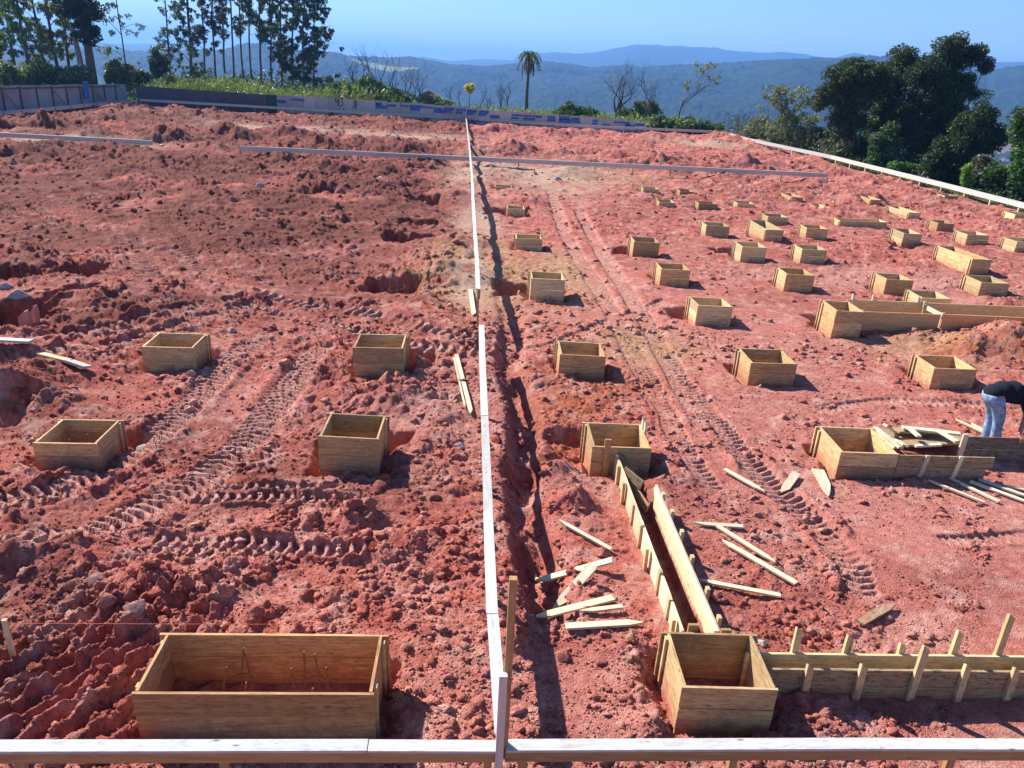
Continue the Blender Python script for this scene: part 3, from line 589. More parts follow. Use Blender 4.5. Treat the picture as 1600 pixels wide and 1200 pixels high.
# ------------------------------------------------------------------ trench forms
def trench_wall(label, a, b, hgt, top, stakes, sidev, m=PINE, low=-.18, boards=1, group='long trench form walls', stake_over=.02, sw_=.07, sm=None):
    a, b = Vector(a), Vector(b); d = (b-a).normalized(); t = thing('trench_form', label, 'form board', tuple(a)[:2]+(0,), 0, group); o = Vector((a.x, a.y, 0)); a = a-o; b = b-o
    mb = MB(); z0 = low; L = (b-a).length; cut = [0, .53, 1] if L > 3 else [0, 1]
    for i in range(boards):
        z1 = z0+(top-low)/boards
        for p, q in zip(cut[:-1], cut[1:]):
            aa, bb = a+(b-a)*p+d*.002, a+(b-a)*q-d*.002; mb.board((aa.x, aa.y, (z0+z1)/2), (bb.x, bb.y, (z0+z1)/2), (0, 0, 1), (z1-z0)-.003, .026, n=3, wob=.004)
        z0 = z1
    mb.build('plank', m, t); sv = Vector(sidev).normalized()
    for (f, ov, down) in stakes:
        p = a+(b-a)*f+sv*(.013+.021); mb = MB(); ln = random.uniform(-.03, .03)
        (mb.slant if ov > .04 else mb.stake)((p.x+ln*.5, p.y, -.25), (p.x+ln, p.y, top+ov), d if ov < .04 or d.x > 0 else -d, sw_, .036, .001 if ov < .04 else .075); mb.build('stake', sm or PALE, t)
    return t
topn = .30
LA, LB = P(948, 703, topn), P(1068, 985, topn)
LA[0] = 2.04; LB[0] = 2.06
trench_wall('left wall of the diagonal trench form, brightly lit outside with a row of short stakes', LB, (LA[0], BX[9]['y']-.03, 0), .3, topn, [(k, random.uniform(0, .03), 0) for k in (.04, .13, .25, .37, .50, .63, .77, .90)], (-1, 0, 0), PALE, sw_=.07, sm=PINE)
RA, RB = P(1021, 757, topn), P(1118, 985, topn+.0)
trench_wall('right wall of the diagonal trench form, with stakes on its outer side', (2.40, RB[1], 0), (2.40, RA[1], 0), .3, topn, [(k, .03+random.uniform(0, .008), 0) for k in (.06, .22, .42, .60, .76, .90)], (1, 0, 0), PALE, sw_=.06, sm=PINE)
mb = MB(); mb.board((2.372, RB[1]-.02, .300), (2.368, RA[1]-.1, .302), (1, 0, 0), .045, .022, (1.08, 1.08, 1.05), n=4, wob=.004); tag(mb.build('loose_board', PALE), 'long pale plank lying along the top of the right trench wall', 'board')
for (x0, y0, z0, x1, y1, z1, lab) in [(960, 705, .30, 992, 738, .08, 'grey plank offcut leaning inside the far end of the trench'), (975, 735, .28, 1003, 758, .22, 'short offcut wedged across the trench'), (985, 755, .12, 1012, 795, .02, 'dark offcut lying on the bottom of the trench')]:
    mb = MB(); mb.board(P(x0, y0, z0), P(x1, y1, z1), (0, .3, 1), .12, .025); tag(mb.build('wood_offcut', GREYW), lab, 'offcut', 'offcuts in the diagonal trench')
mb = MB(); p = P(945, 738, 0); mb.stake((p[0], p[1]-.0, -.1), (p[0], p[1], .50), (1, 0, 0), .085, .03, .001); tag(mb.build('wooden_stake', BROWN), 'dark upright stake in front of the trench end box', 'stake')
for x, y, lab in [(1006, 652, 'left of two pale stakes at the back corner of the trench end box'), (1010, 658, 'right of two pale stakes at the back corner of the trench end box')]:
    q = PY(x, y, BX[9]['y']+.62+(.0 if x < 1008 else -.1)); mb = MB(); mb.stake((q[0], q[1], -.1), (q[0], q[1], q[2]), (0, 1, 0), .06, .03, .05); tag(mb.build('wooden_stake', PALE), lab, 'stake')
for x, y, lab in [(1075, 975, 'short block nailed at the near end of the left trench wall'), (1130, 985, 'short block nailed at the near end of the right trench wall')]:
    q = P(x, y, .36); mb = MB(); mb.board((q[0], BX[1]['y']+BX[1]['d']+.06, 0), (q[0], BX[1]['y']+BX[1]['d']+.06, .47 if x < 1100 else .42), (1, 0, 0), .09, .03); tag(mb.build('wooden_block', BROWN), lab, 'block')
xs0, xs1 = BX[1]['x']+BX[1]['w']/2+.03, 6.2
def fr_(px, Y): return (PY(px, 1060, Y)[0]-xs0)/(xs1-xs0)
trench_wall('front wall of the right-hand trench form, half blackened plank with tall angled stakes', (xs0, FY0, 0), (xs1, FY0, 0), .3, .30, [(fr_(1259, FY0), .10, 0), (fr_(1341, FY0), .11, 0), (fr_(1425, FY0), .32, 0), (fr_(1502, FY0), .12, 0), (fr_(1581, FY0), .09, 0), (fr_(1665, FY0), .1, 0)], (0, -1, 0), GREYW, -.06, 2, sw_=.062, sm=PINE)
trench_wall('back wall of the right-hand trench form with tall stakes behind', (xs0-.08, FY1, 0), (xs1, FY1, 0), .3, .30, [(fr_(1248, FY1), .28, 0), (fr_(1320, FY1), .20, 0), (fr_(1408, FY1), .12, 0), (fr_(1484, FY1), .27, 0), (fr_(1556, FY1), .46, 0), (fr_(1605, FY1), .14, 0)], (0, 1, 0), PINE, -.18, 1, sw_=.062, sm=PINE)
# new plank wall form at right
FN = wood_mat('new_planed_board', [(.25, (.50, .25, .10)), (.5, (.62, .36, .16)), (.75, (.70, .46, .24))], dirt=.1)
yb = P(1400, 522, 0)[1]; w0, w1, w2 = P(1351, 488, .5)[0], P(1471, 490, .5)[0], P(1700, 495, .5)[0]; yt = yb+.05
for (xa, xb_, yy, lab, tp) in [(w0+.02, w1, yt, 'left front panel of the new plank wall form, orange planed boards', .48), (w1+.06, w2, yt+.03, 'right front panel of the new plank wall form, half hidden by the orange mound', .48), (w0, w1, yt+.75, 'left back panel of the new plank wall form', .54), (w1+.05, w2, yt+.8, 'right back panel of the new plank wall form', .52)]:
    trench_wall(lab, (xa, yy, 0), (xb_, yy, 0), .5, tp, ([(.1, .14, 0), (.35, .14, 0), (.93, .14, 0)] if 'left back' in lab else [(.003, .02, 0)]), (0, 1, 0), FN if 'front' in lab else PINE, -.1, 2, group='panels of the new plank wall form')
mb = MB(); mb.board((w1+.03, yt-.02, .45), (w1+.03, yt+.82, .45), (0, 0, 1), .1, .025); tag(mb.build('spacer_board', PALE), 'pale spacer board tying front and back of the new plank wall form', 'board')
# weathered panels and pile by the worker
kx, ky = BX[10]['x']+BX[10]['w']/2, BX[10]['y']
t = thing('form_panel', 'weathered grey panel with two pale cleats standing beside the worker-side form box', 'form panel', (kx+.02, ky-.02, 0), 0)
wp = P(1538, 706, .33)[0]-kx
mb = MB(); mb.board((0, 0, .26), (wp, .0, .26), (0, 0, 1), .17, .025); mb.board((0, 0, .085), (wp-.08, .0, .085), (0, 0, 1), .17, .025); mb.build('plank', GREYW, t)
for f in (.27, .62):
    mb = MB(); mb.board((wp*f-.02, -.024, -.02), (wp*f+.03, -.024, .36), (1, 0, 0), .06, .024); mb.build('cleat', PALE, t)
yp = 9.85; q0 = PY(1503, 682, yp); q1 = PY(1760, 690, yp)
t = thing('form_panel', 'dark mouldy panel of two planks held upright by the worker', 'form panel', (q0[0], yp, 0))
hh = .38; mb = MB(); mb.board((0, 0, hh-.1), (q1[0]-q0[0], 0, hh-.1), (0, 0, 1), .2, .025); mb.board((0, 0, hh-.31), (q1[0]-q0[0], 0, hh-.31), (0, 0, 1), .2, .025)
MOLD = wood_mat('mouldy_board', [(.3, (.13, .10, .075)), (.5, (.22, .17, .12)), (.75, (.33, .27, .2))], stain=.9, stain_col=(.03, .028, .025)); mb.build('plank', MOLD, t)
mb = MB(); mb.board((.03, -.03, -.05), (.03, -.03, hh+.05), (1, 0, 0), .08, .03); mb.build('cleat', PALE, t)
pile = [((1358,672),(1400,700),.08,.20,0), ((1368,668),(1408,700),.08,.25,0), ((1356,676),(1388,703),.06,.18,0), ((1383,664),(1400,676),.1,.3,1), ((1400,680),(1500,685),.22,.16,0), ((1405,693),(1500,690),.2,.18,0), ((1400,672),(1470,674),.22,.24,0), ((1410,668),(1500,678),.1,.30,0),
        ((1465,672),(1495,690),.07,.34,0), ((1420,668),(1436,682),.07,.35,0), ((1402,688),(1415,697),.1,.3,0), ((1430,697),(1470,695),.05,.24,0)]
plab = ['leftmost strip sliding off the plank pile', 'second strip sliding off the plank pile towards the form box', 'short strip wedged behind the form box beside the pile', 'offcut with raised tip at the back of the plank pile', 'wide weathered plank in the middle of the pile', 'wide plank at the front of the pile, dark edge showing', 'wide plank at the back of the pile', 'long thin plank lying over the back of the pile', 'pale cross strip on the right end of the pile', 'short pale strip on top of the pile', 'small block at the front left corner of the pile', 'small stick on the front plank of the pile']
for ((x0, y0), (x1, y1), w_, z_, up), lab in zip(pile, plab):
    a, b = P(x0, y0, z_), P(x1, y1, z_+(.02 if not up else -.12)); mb = MB(); mb.board(a, b, (b[1]-a[1], a[0]-b[0], random.uniform(-.02, .08)), w_, .03); tag(mb.build('stacked_plank', GREYW if w_ > .15 else PALE), lab, 'plank', 'planks piled between the form box and the worker')
t_ = P(1440, 697, 0); 
for k, (x0, x1, lab) in enumerate([(1385, 1500, 'lowest weathered plank of the pile'), (1390, 1498, 'plank second from the bottom of the pile')]):
    a, b = P(x0, 695, .04+.07*k), P(x1, 697, .04+.07*k); mb = MB(); mb.board(a+np.array([0, .3, 0]), b+np.array([0, .3, 0]), (0, 1, 0), .5, .05); tag(mb.build('stacked_plank', GREYW), lab, 'plank', 'planks piled between the form box and the worker')
# loose stakes: butt end, sharpened end, width, label
ST = [((954,867),(872,822),.055,'lone pale stake lying diagonally nearest the trench end box'), ((954,896),(838,890),.095,'broad pale stake lying level, uppermost of the cluster by the rail shadow'), ((925,908),(868,932),.11,'short broad stake pointing down left under the level one'),
      ((957,943),(838,969),.09,'broad stake whose sharpened tip lies in the rail shadow'), ((971,959),(905,965),.055,'thin strip just under the stake whose tip is shaded'), ((883,990),(1002,983),.085,'lowest stake of the cluster, sharpened end to the right'),
      ((1160,827),(1083,822),.06,'level strip at the top of the crossed pair right of the trench'), ((1120,826),(1211,886),.06,'slanting stake starting at the level strip'), ((1243,917),(1126,851),.075,'longest slanting stake right of the trench'), ((1218,938),(1092,913),.06,'stake leaning out from under the right trench wall'),
      ((1131,738),(1195,772),.07,'pale stake lying alone behind the crossed pair'), ((1243,745),(1222,770),.11,'short broad stake pointing towards the viewer, left of two'), ((1272,740),(1296,778),.10,'broad stake pointing towards the viewer, right of two'), ((1283,741),(1297,770),.05,'thin strip lying against the right one of the two broad stakes'),
      ((1342,980),(1396,947),.09,'old grey stake lying behind the right-hand trench form'), ((1537,788),(1449,755),.06,'nearest of the fanned stakes in front of the weathered panel'), ((1560,787),(1482,750),.055,'second of the fanned stakes in front of the weathered panel'), ((1515,756),(1610,790),.07,'third of the fanned stakes, running out of the frame'),
      ((1529,752),(1612,782),.08,'uppermost broad stake of the fan at the right edge'), ((1572,763),(1625,775),.05,'short stake tip at the right frame edge'), ((1545,684),(1491,660),.055,'thin stake on the soil left of the worker'), ((1548,684),(1515,667),.07,'broad stake on the soil beside the worker\'s feet'),
      ((713,563),(736,655),.07,'long strip leaning on soil left of the centre rail, right of a pair'), ((709,566),(726,648),.03,'thin strip left of the long one beside the centre rail'), ((840,862),(853,884),.04,'small pale sliver of wood in the rail shadow'), ((735,455),(740,500),.10,'reddish strip lying by the gap in the centre rail')]
for (a, b, w_, lab) in ST:
    a, b = P(*a), P(*b); za, zb = gz(*a[:2]), gz(*b[:2]); ms = [gz(*(a[:2]+(b[:2]-a[:2])*k)) for k in (.25, .5, .75)]
    lift = max(0, max(ms[i]-(za+(zb-za)*(.25, .5, .75)[i]) for i in range(3)))*.7+.03; a[2] = za+lift; b[2] = zb+lift
    # keep the picture position although raised
    mb = MB(); d = b-a; mb.stake(a, b, (d[1], -d[0], random.uniform(-.06, .06)), w_, .024, min(.14, np.linalg.norm(d)*.3), tint(.12))
    tag(mb.build('loose_stake', GREYW if 'grey' in lab else PALE), lab, 'stake', 'loose wooden stakes scattered on the soil')
def lboard(p, q, w_, m, lab, z=.08): 
    a, b = P(*p), P(*q); a[2] = gz(*a[:2])+z; b[2] = gz(*b[:2])+z; d = b-a; mb = MB(); mb.board(a, b, (d[1], -d[0], .1), w_, .04); tag(mb.build('loose_board', m), lab, 'board')
lboard((68, 577), (112, 590), .14, PINE, 'dusty plank end on the heap at the left edge'); lboard((112, 590), (140, 594), .2, DULL, 'short pinkish plank at the end of the dusty one')
lboard((-20, 570), (56, 571), .2, WHITE, 'whitish board lying on the heap at the left frame edge', .12)
lboard((128, 183), (150, 188), .3, DULL, 'pale board on the far left spoil heap, left of two', .3); lboard((145, 181), (178, 187), .3, DULL, 'pale board on the far left spoil heap, right of two', .3)
for (x, y, w_, h_, lab) in [(42, 518, .2, .32, 'stubby pink clay-caked stump by the left pit'), (58, 514, .09, .34, 'slim pink clay-caked stump right of the stubby one')]:
    p = P(x, y); g_ = gz(p[0], p[1]); mb = MB(); mb.stake((p[0], p[1], g_-.1), (p[0]+.03, p[1], g_+h_), (1, 0, 0), w_, .12, .12); tag(mb.build('stake_stump', plain('caked_clay', (.45, .22, .18), .95, .2, 8.)), lab, 'stake')
# ------------------------------------------------------------------ hoardings
FT = [(215,134),(400,147),(460,150),(500,152),(600,158),(700,165),(800,175),(900,181),(1010,190)]
def ftop(X):
    q = [PY(a, b, 77.5) for a, b in FT]; return float(np.interp(X, [p[0] for p in q], [p[2] for p in q]))
FX = lambda px: PY(px, 160, 77.5)[0]
DARKP = plain('dark_sheet', (.085, .08, .10), .7, .2, .6); PLY = wood_mat('grey_plywood', [(.2, (.36, .33, .32)), (.5, (.45, .42, .40)), (.8, (.55, .51, .49))], dirt=.15)
BLUE = plain('blue_stencil_paint', (.05, .15, .38), .8, .45, 1.3); PURP = plain('whitewashed_hoarding', (.29, .275, .29), .8, .28, .5); GRN = plain('dark_green_panel', (.02, .06, .045), .6, .2, 1.)
t = thing('hoarding', 'dark sheet hoarding behind the far rail at the left corner', 'hoarding', (FX(215), 77.5, 0)); x = FX(215); x0_ = x
while x < FX(400)-.5:
    w_ = 2.35; zt = ftop(x+w_/2); mb = MB(); mb.board((x-x0_+w_/2, 0, -1.3), (x-x0_+w_/2, 0, zt), (1, 0, 0), w_-.01, .02, (1, 1, 1)); mb.build('panel', DARKP, t); x += w_
t = thing('hoarding', 'grey plywood hoarding with blue paint blocks and black 43, behind the far rail', 'hoarding', (x, 77.5, 0)); x0_ = x; rr = random.Random(3); k = 0
while x < FX(1012):
    w_ = rr.choice([1.1, 1.1, .95, 1.22]); zt = ftop(x+w_/2)+rr.uniform(-.04, .04); xm = x+w_/2; px = 215+(xm-FX(215))/(FX(1010)-FX(215))*795
    mb = MB(); mb.board((x-x0_+w_/2, rr.uniform(-.02, .02), -1.4), (x-x0_+w_/2, 0, zt), (1, 0, 0), w_-.035, .018, (rr.uniform(.75, 1.15),)*3)
    mb.build('panel', GRN if 412 < px < 427 else PLY, t)
    if px > 430 and not 486 < px < 560:
        for zz in (zt-.3, zt-.55, .35, .05):
            if rr.random() < (.62 if px > 560 else .45):
                ww = rr.uniform(.5, 1.1)*w_; mb = MB(); mb.board((x-x0_+.02, -.032, zz), (x-x0_+.02+ww, -.032, zz), (0, 0, 1), rr.choice([.16, .22, .3]), .004, (1, 1, 1)); o_ = mb.build('blue_paint_block', BLUE, t)
    x += w_; k += 1
BLK = plain('black_spray', (.015, .015, .018), .6, .1)
def strokes(segs, px, py, s, parent, name):
    mb = MB(); o = PY(px, py, 77.4); i = 0
    for (a, b, c, d) in segs:
        i += 1; mb.board((o[0]-x0_+a*s, -.06-.004*i, o[2]+b*s), (o[0]-x0_+c*s, -.06-.004*i, o[2]+d*s), (0, 0, 1) if abs(c-a) > abs(d-b) else (1, 0, 0), .07, .004, (1, 1, 1))
    mb.build(name, BLK, parent)
strokes([(0,1,-.05,.45),(-.05,.45,.4,.45),(.28,.95,.28,0)], 525, 165, .75, t, 'painted_number'); strokes([(0,.95,.4,.95),(.4,.95,.2,.55),(.2,.55,.42,.3),(.42,.3,.3,0),(.3,0,0,.02)], 531, 165, .75, t, 'painted_number')
strokes([(.1,.5,.3,.95),(.3,.95,.45,.6),(.45,.6,.05,.1),(.05,.1,.3,-.05),(.3,-.05,.45,.4)], 552, 168, .7, t, 'painted_mark'); strokes([(0,0,0,.8),(.05,.0,.35,.0)], 537, 173, .3, t, 'painted_mark')
t = thing('hoarding', 'whitewashed board hoarding with dark posts along the left side of the plot', 'hoarding', (-33.7, 45, 0))
for Y in np.arange(45, 79.5, 1.15):
    zt = 2.28-(Y-45)/35*.40; mb = MB(); mb.board((0, Y-45+.57, -.6), (0, Y-45+.57, zt+random.uniform(-.03, .03)), (0, 1, 0), 1.135, .02, (random.uniform(.7, 1.1),)*3); mb.build('panel', PURP, t)
posts = []
for Y in np.arange(46, 79, 2.3):
    zt = 2.22-(Y-45)/35*.40; mb = MB(); mb.board((.06, Y-45, -.6), (.06, Y-45, zt), (0, 1, 0), .1, .08); mb.build('post', BARK, t); posts.append(Y)
for k, Y in enumerate(posts[:-1]):
    if k % 3 == 0: mb = MB(); mb.board((.13, Y-45+.1, 1.9-(Y-45)/35*.4), (.13, Y-45+2.2, .2), (0, 0, 1), .055, .04); mb.build('brace', GREYW, t)
mb = MB(); mb.board((.12, 0, 2.1), (.12, 34, 1.72), (0, 0, 1), .1, .04); mb.build('top_rail', BARK, t)
mb = MB(); o_ = PY(175, 128, 72.); mb.board((.15, 27.2, .9), (.15, 27.2, 2.25), (0, 1, 0), .9, .02, (1, 1, 1)); mb.build('blue_panel', BLUE, t)
# small house beyond
hp = PY(671, 152, 170); t = thing('house', 'tiny pale house with brown roof among bushes beyond the far hoarding', 'house', (hp[0], 170, hp[2]-1.5))
mb = MB(); mb.board((0, 0, -1), (0, 0, 1.9), (1, 0, 0), 3.4, 4, (1, 1, 1)); mb.build('wall', plain('house_wall', (.5, .46, .4)), t)
mb = MB(); mb.prism([(-2.1, -2.4, 1.9), (2.1, -2.4, 1.9), (0, -2.4, 2.9)], [(-2.1, 2.4, 1.9), (2.1, 2.4, 1.9), (0, 2.4, 2.9)]); mb.build('roof', plain('roof_tile', (.2, .09, .05)), t)
for xx in (-.9, .9): mb = MB(); mb.board((xx, -2.02, .4), (xx, -2.02, 1.3), (1, 0, 0), .8, .03, (1, 1, 1)); mb.build('window', plain('window_glass', (.05, .06, .07), .2, .1), t)
# ------------------------------------------------------------------ vegetation
class Leaves:
    def __init__(s): s.c = []; s.a = []; s.b = []; s.k = []
    def add(s, c, r, n, size, col, aspect=2., droop=0., shell=0.):
        c, r = np.array(c, float), np.array(r, float); d = rng.normal(size=(n, 3)); d /= np.linalg.norm(d, axis=1)[:, None]
        q = rng.random(n)**(1/3.); q = np.maximum(q, shell*rng.random(n)); p = c+d*q[:, None]*r
        a = rng.normal(size=(n, 3)); a[:, 2] = a[:, 2]*(1-droop)-droop*2.2; a /= np.linalg.norm(a, axis=1)[:, None]
        b = np.cross(a, rng.normal(size=(n, 3))); b /= np.linalg.norm(b, axis=1)[:, None]; sz = size*(.6+.8*rng.random(n))[:, None]
        s.c.append(p); s.a.append(a*sz*aspect/2); s.b.append(b*sz/2); s.k.append(np.array(col)*(.6+.8*rng.random((n, 1)))*(1+.15*rng.normal(size=(n, 3))*np.array([1, .4, .6])))
    def build(s, name, parent=None, m=None):
        c, a, b, k = map(np.concatenate, (s.c, s.a, s.b, s.k)); V = np.stack([c-a, c+b*.9-a*.1, c+a, c-b*.9-a*.1], 1).reshape(-1, 3); n = len(c)
        return npmesh(name, V, np.arange(4*n).reshape(n, 4), m or LEAF, parent, col=np.repeat(np.clip(k, .004, .8), 4, 0))
def limbs(mb, p, d, L, r, depth, tips, spread=.6, up=.1, n=3, taper=.72):
    pts = [p]; rad = [r]; q = Vector(p); dd = Vector(d).normalized()
    for i in range(4):
        dd = (dd+Vector((random.gauss(0, .13), random.gauss(0, .13), up*.35+random.gauss(0, .08)))).normalized(); q = q+dd*L/4; pts.append(tuple(q)); rad.append(r*(1-(1-taper)*(i+1)/4))
    mb.tube(pts, rad, 5 if depth > 1 else 4)
    if depth == 0: tips.append((q, dd)); return
    for k in range(n):
        i = random.randint(2, 4); a = random.random()*6.28; s_ = dd.orthogonal().normalized(); s_ = Matrix.Rotation(a, 3, dd) @ s_
        limbs(mb, pts[i] if k else pts[4], dd+s_*spread*random.uniform(.6, 1.3)+Vector((0, 0, up)), L*random.uniform(.55, .8), rad[i]*.62, depth-1, tips, spread, up, n, taper)
    tips.append((q, dd))
TG = 'trees and bushes beyond the plot'
def crown_tree(name, label, base, H, cr, col, cat='tree', trunk_r=.16, leafs=.16, ncl=60, per=90, depth=3, bark=None, lean=(0, 0), low=.35, crown=None, group=TG, cluster=.55, aspect=1.8, droop=.1):
    """base world point; crown = list of (dx, dy, z, rx, rz) lobes"""
    t = thing(name, label, cat, tuple(base), 0, group); mb = MB(); tips = []; top = H*low
    mb.tube([(0, 0, -2.), (lean[0]*.3, lean[1]*.3, top*.5), (lean[0], lean[1], top)], [trunk_r*1.25, trunk_r, trunk_r*.8], 8)
    lobes_ = crown or [(lean[0]+random.uniform(-.3, .3)*cr, random.uniform(-.3, .3)*cr, H*(low+(1-low)*.5), cr, H*(1-low)*.5)]
    L = Leaves()
    for (dx, dy, z, rx, rz) in lobes_:
        mb.tube([(lean[0], lean[1], top*.9), (lean[0]*.5+dx*.5, dy*.5, (top+z)*.5), (dx, dy, z)], [trunk_r*.6, trunk_r*.45, trunk_r*.2], 6)
        m_ = max(3, int(ncl*rx*rz/sum(l[3]*l[4] for l in lobes_)))
        for _ in range(m_):
            d = Vector((random.gauss(0, 1), random.gauss(0, 1), random.gauss(0, 1))).normalized(); q = random.random()**.45
            c = Vector((dx+d.x*rx*q, dy+d.y*rx*q, z+d.z*rz*q)); k = random.uniform(.75, 1.3); s_ = cluster*random.uniform(.6, 1.35)
            if random.random() < .5: mb.tube([(dx+(c.x-dx)*.15, dy+(c.y-dy)*.15, z-rz*.3+(c.z-z)*.1), tuple((c+Vector((dx, dy, z-rz*.3)))/2+Vector((0, 0, .1))), tuple(c)], [trunk_r*.25, trunk_r*.16, .012], 4)
            L.add(c, (s_, s_, s_*.75), int(per*s_/cluster), leafs, np.array(col)*k, aspect, droop)
    mb.build('trunk', bark or BARK, t, True); L.build('crown', t); return t
def bare_tree(px, pyb, pyt, Y, label, lean=0., n=3, depth=4, r=.09, col=None, tuft=0):
    b = PY(px, pyb, Y); h = PY(px, pyt, Y)[2]-b[2]; t = thing('bare_tree', label, 'tree', tuple(b), 0, 'leafless trees beyond the plot'); mb = MB(); tips = []
    for i in range(random.choice([1, 2, 2])):
        limbs(mb, (0, 0, -.6), (lean+random.uniform(-.22, .22)*(i+.3), random.uniform(-.1, .1), 1), h*.52, r*random.uniform(.8, 1.1), depth, tips, .8, .12, n)
    mb.build('trunk', col or DEADB, t, True)
    if tuft:
        L = Leaves()
        for q, d in random.sample(tips, min(tuft, len(tips))): L.add(q, (.35, .35, .3), 25, .14, (.16, .17, .05))
        L.build('crown', t)
def euc(px, pyb, Y, H, label, foliage=1., low=.3, col=(.05, .07, .045), r=.17, lean=0., spread=1.9, leaf=.17, kind='eucalyptus_tree'):
    b = PY(px, pyb, Y); t = thing(kind, label, 'tree', tuple(b), 0, 'tall slender trees at the left'); mb = MB(); L = Leaves(); n = 9
    pts = [(lean*(i/n)**1.3*H+random.gauss(0, .06), random.gauss(0, .06), -1+(H+1)*i/n) for i in range(n+1)]; mb.tube(pts, [r*(1-.75*i/n) for i in range(n+1)], 7)
    z = H*low
    while z < H:
        f = z/H; i = min(n-1, int(f*n)); p = Vector(pts[i]).lerp(Vector(pts[i+1]), f*n-i); a = random.random()*6.28; ln = spread*random.uniform(.3, 1.35)*(1-.35*f); up = random.uniform(.2, .9)
        e = p+Vector((math.cos(a)*ln, math.sin(a)*ln, up*ln)); m_ = p.lerp(e, .5)+Vector((0, 0, .15)); mb.tube([tuple(p), tuple(m_), tuple(e)], [.045, .03, .012], 4)
        for _ in range(random.randint(2, 6)):
            c = p.lerp(e, random.uniform(.35, 1.15))+Vector((random.gauss(0, .42), random.gauss(0, .42), random.gauss(0, .38)-.25)); s_ = random.uniform(.18, .45); kk = np.array(col)*random.uniform(.7, 1.5)
            L.add(c, (s_*1.3, s_*1.3, s_*.55), int(56*foliage*s_/.35), leaf*.56, kk, 2.7, .5); L.add(c-Vector((0, 0, s_*.8)), (s_*.8, s_*.8, s_*.7), int(26*foliage*s_/.35), leaf*.56, kk, 3., .8)
        z += random.uniform(.25, .95)/foliage**.8
    mb.build('trunk', BARK, t, True); L.build('crown', t)
for (px, low, fol, ln, lab) in [(268,.12,.7,0,'slim tree at the left edge of the tall stand, open crown'),(300,.1,1.1,.02,'dark bushy tree with low crown at the left of the tall stand'),(322,.25,.8,0,'second tall trunk of the stand, beside the dark bushy tree'),(338,.3,.9,0,'third tall trunk of the stand from the left'),
        (352,.4,.7,.01,'slim straight trunk left of the centre of the tall stand'),(366,.35,.9,0,'straight trunk at the centre of the tall stand, forked foliage'),(380,.4,.8,-.01,'thin trunk right beside the centre of the tall stand'),(393,.35,.9,0,'tall trunk before the gap in the stand'),
        (408,.3,1.,.005,'tall trunk just after the gap in the stand'),(424,.2,1.,0,'leafy tall tree, fifth from the right end of the stand'),(440,.15,1.1,0,'leafy tall tree, fourth from the right end of the stand'),(458,.1,1.3,.01,'dense tall tree, third from the right end of the stand'),
        (474,.08,1.4,.01,'dense tall tree, second from the right end of the stand'),(490,.05,1.2,.015,'shortest drooping tree at the right end of the tall stand')]:
    Y = random.uniform(104, 118); euc(px, 138, Y, random.uniform(19, 22) if px < 485 else 12.5, lab, fol, low, lean=ln+.05+.0*px, r=.15 if px != 300 else .24, leaf=.2, spread=2. if px < 450 else 2.5)
OL = (.12, .14, .05)
for (px, low, col, lab) in [(8,.1,(.11,.14,.07),'leaning leafy tree at the far left frame edge'),(27,.3,(.1,.13,.06),'tree with two pale bent stems near the left frame edge'),(48,.15,(.12,.16,.06),'leafy tree third from the left frame edge'),(72,.12,OL,'olive tree left of the ivy-covered trunk'),(92,.2,OL,'thin olive tree touching the ivy-covered tree'),(112,.25,(.13,.16,.06),'light green tree whose top meets the ivy-covered tree')]:
    euc(px, 128, random.uniform(86, 94), random.uniform(12, 14), lab, 1.1, low, col, .2, .0, 2.3, .2, 'leafy_tree')
b = PY(146, 132, 85); crown_tree('ivy_covered_tree', 'thick trunk smothered in dark ivy, rising behind the left hoarding', b, 9.3, 1.6, (.022, .036, .018), trunk_r=.42, ncl=120, per=80, crown=[(0, 0, 4.8, 1.2, 1.4), (-.6, .1, 6.9, 1.5, 1.4), (.5, 0, 7.2, 1.5, 1.3), (-1.2, 0, 8.3, 1., .9)], low=.5, group='tall slender trees at the left')
b = PY(133, 132, 85); mb = MB(); mb.tube([(0, 0, -1), (-.2, 0, 3), (-.5, 0, 5.6)], [.3, .26, .22], 9); o_ = mb.build('pale_trunk', PALEB, None, True); o_.location = b; tag(o_, 'pale bare trunk standing against the ivy-covered tree', 'tree trunk')
euc(196, 95, 100, 14, 'very slender sparse tree right of the ivy-covered tree', .55, .0, (.07, .10, .06), .09, -.03, 2.2, .2)
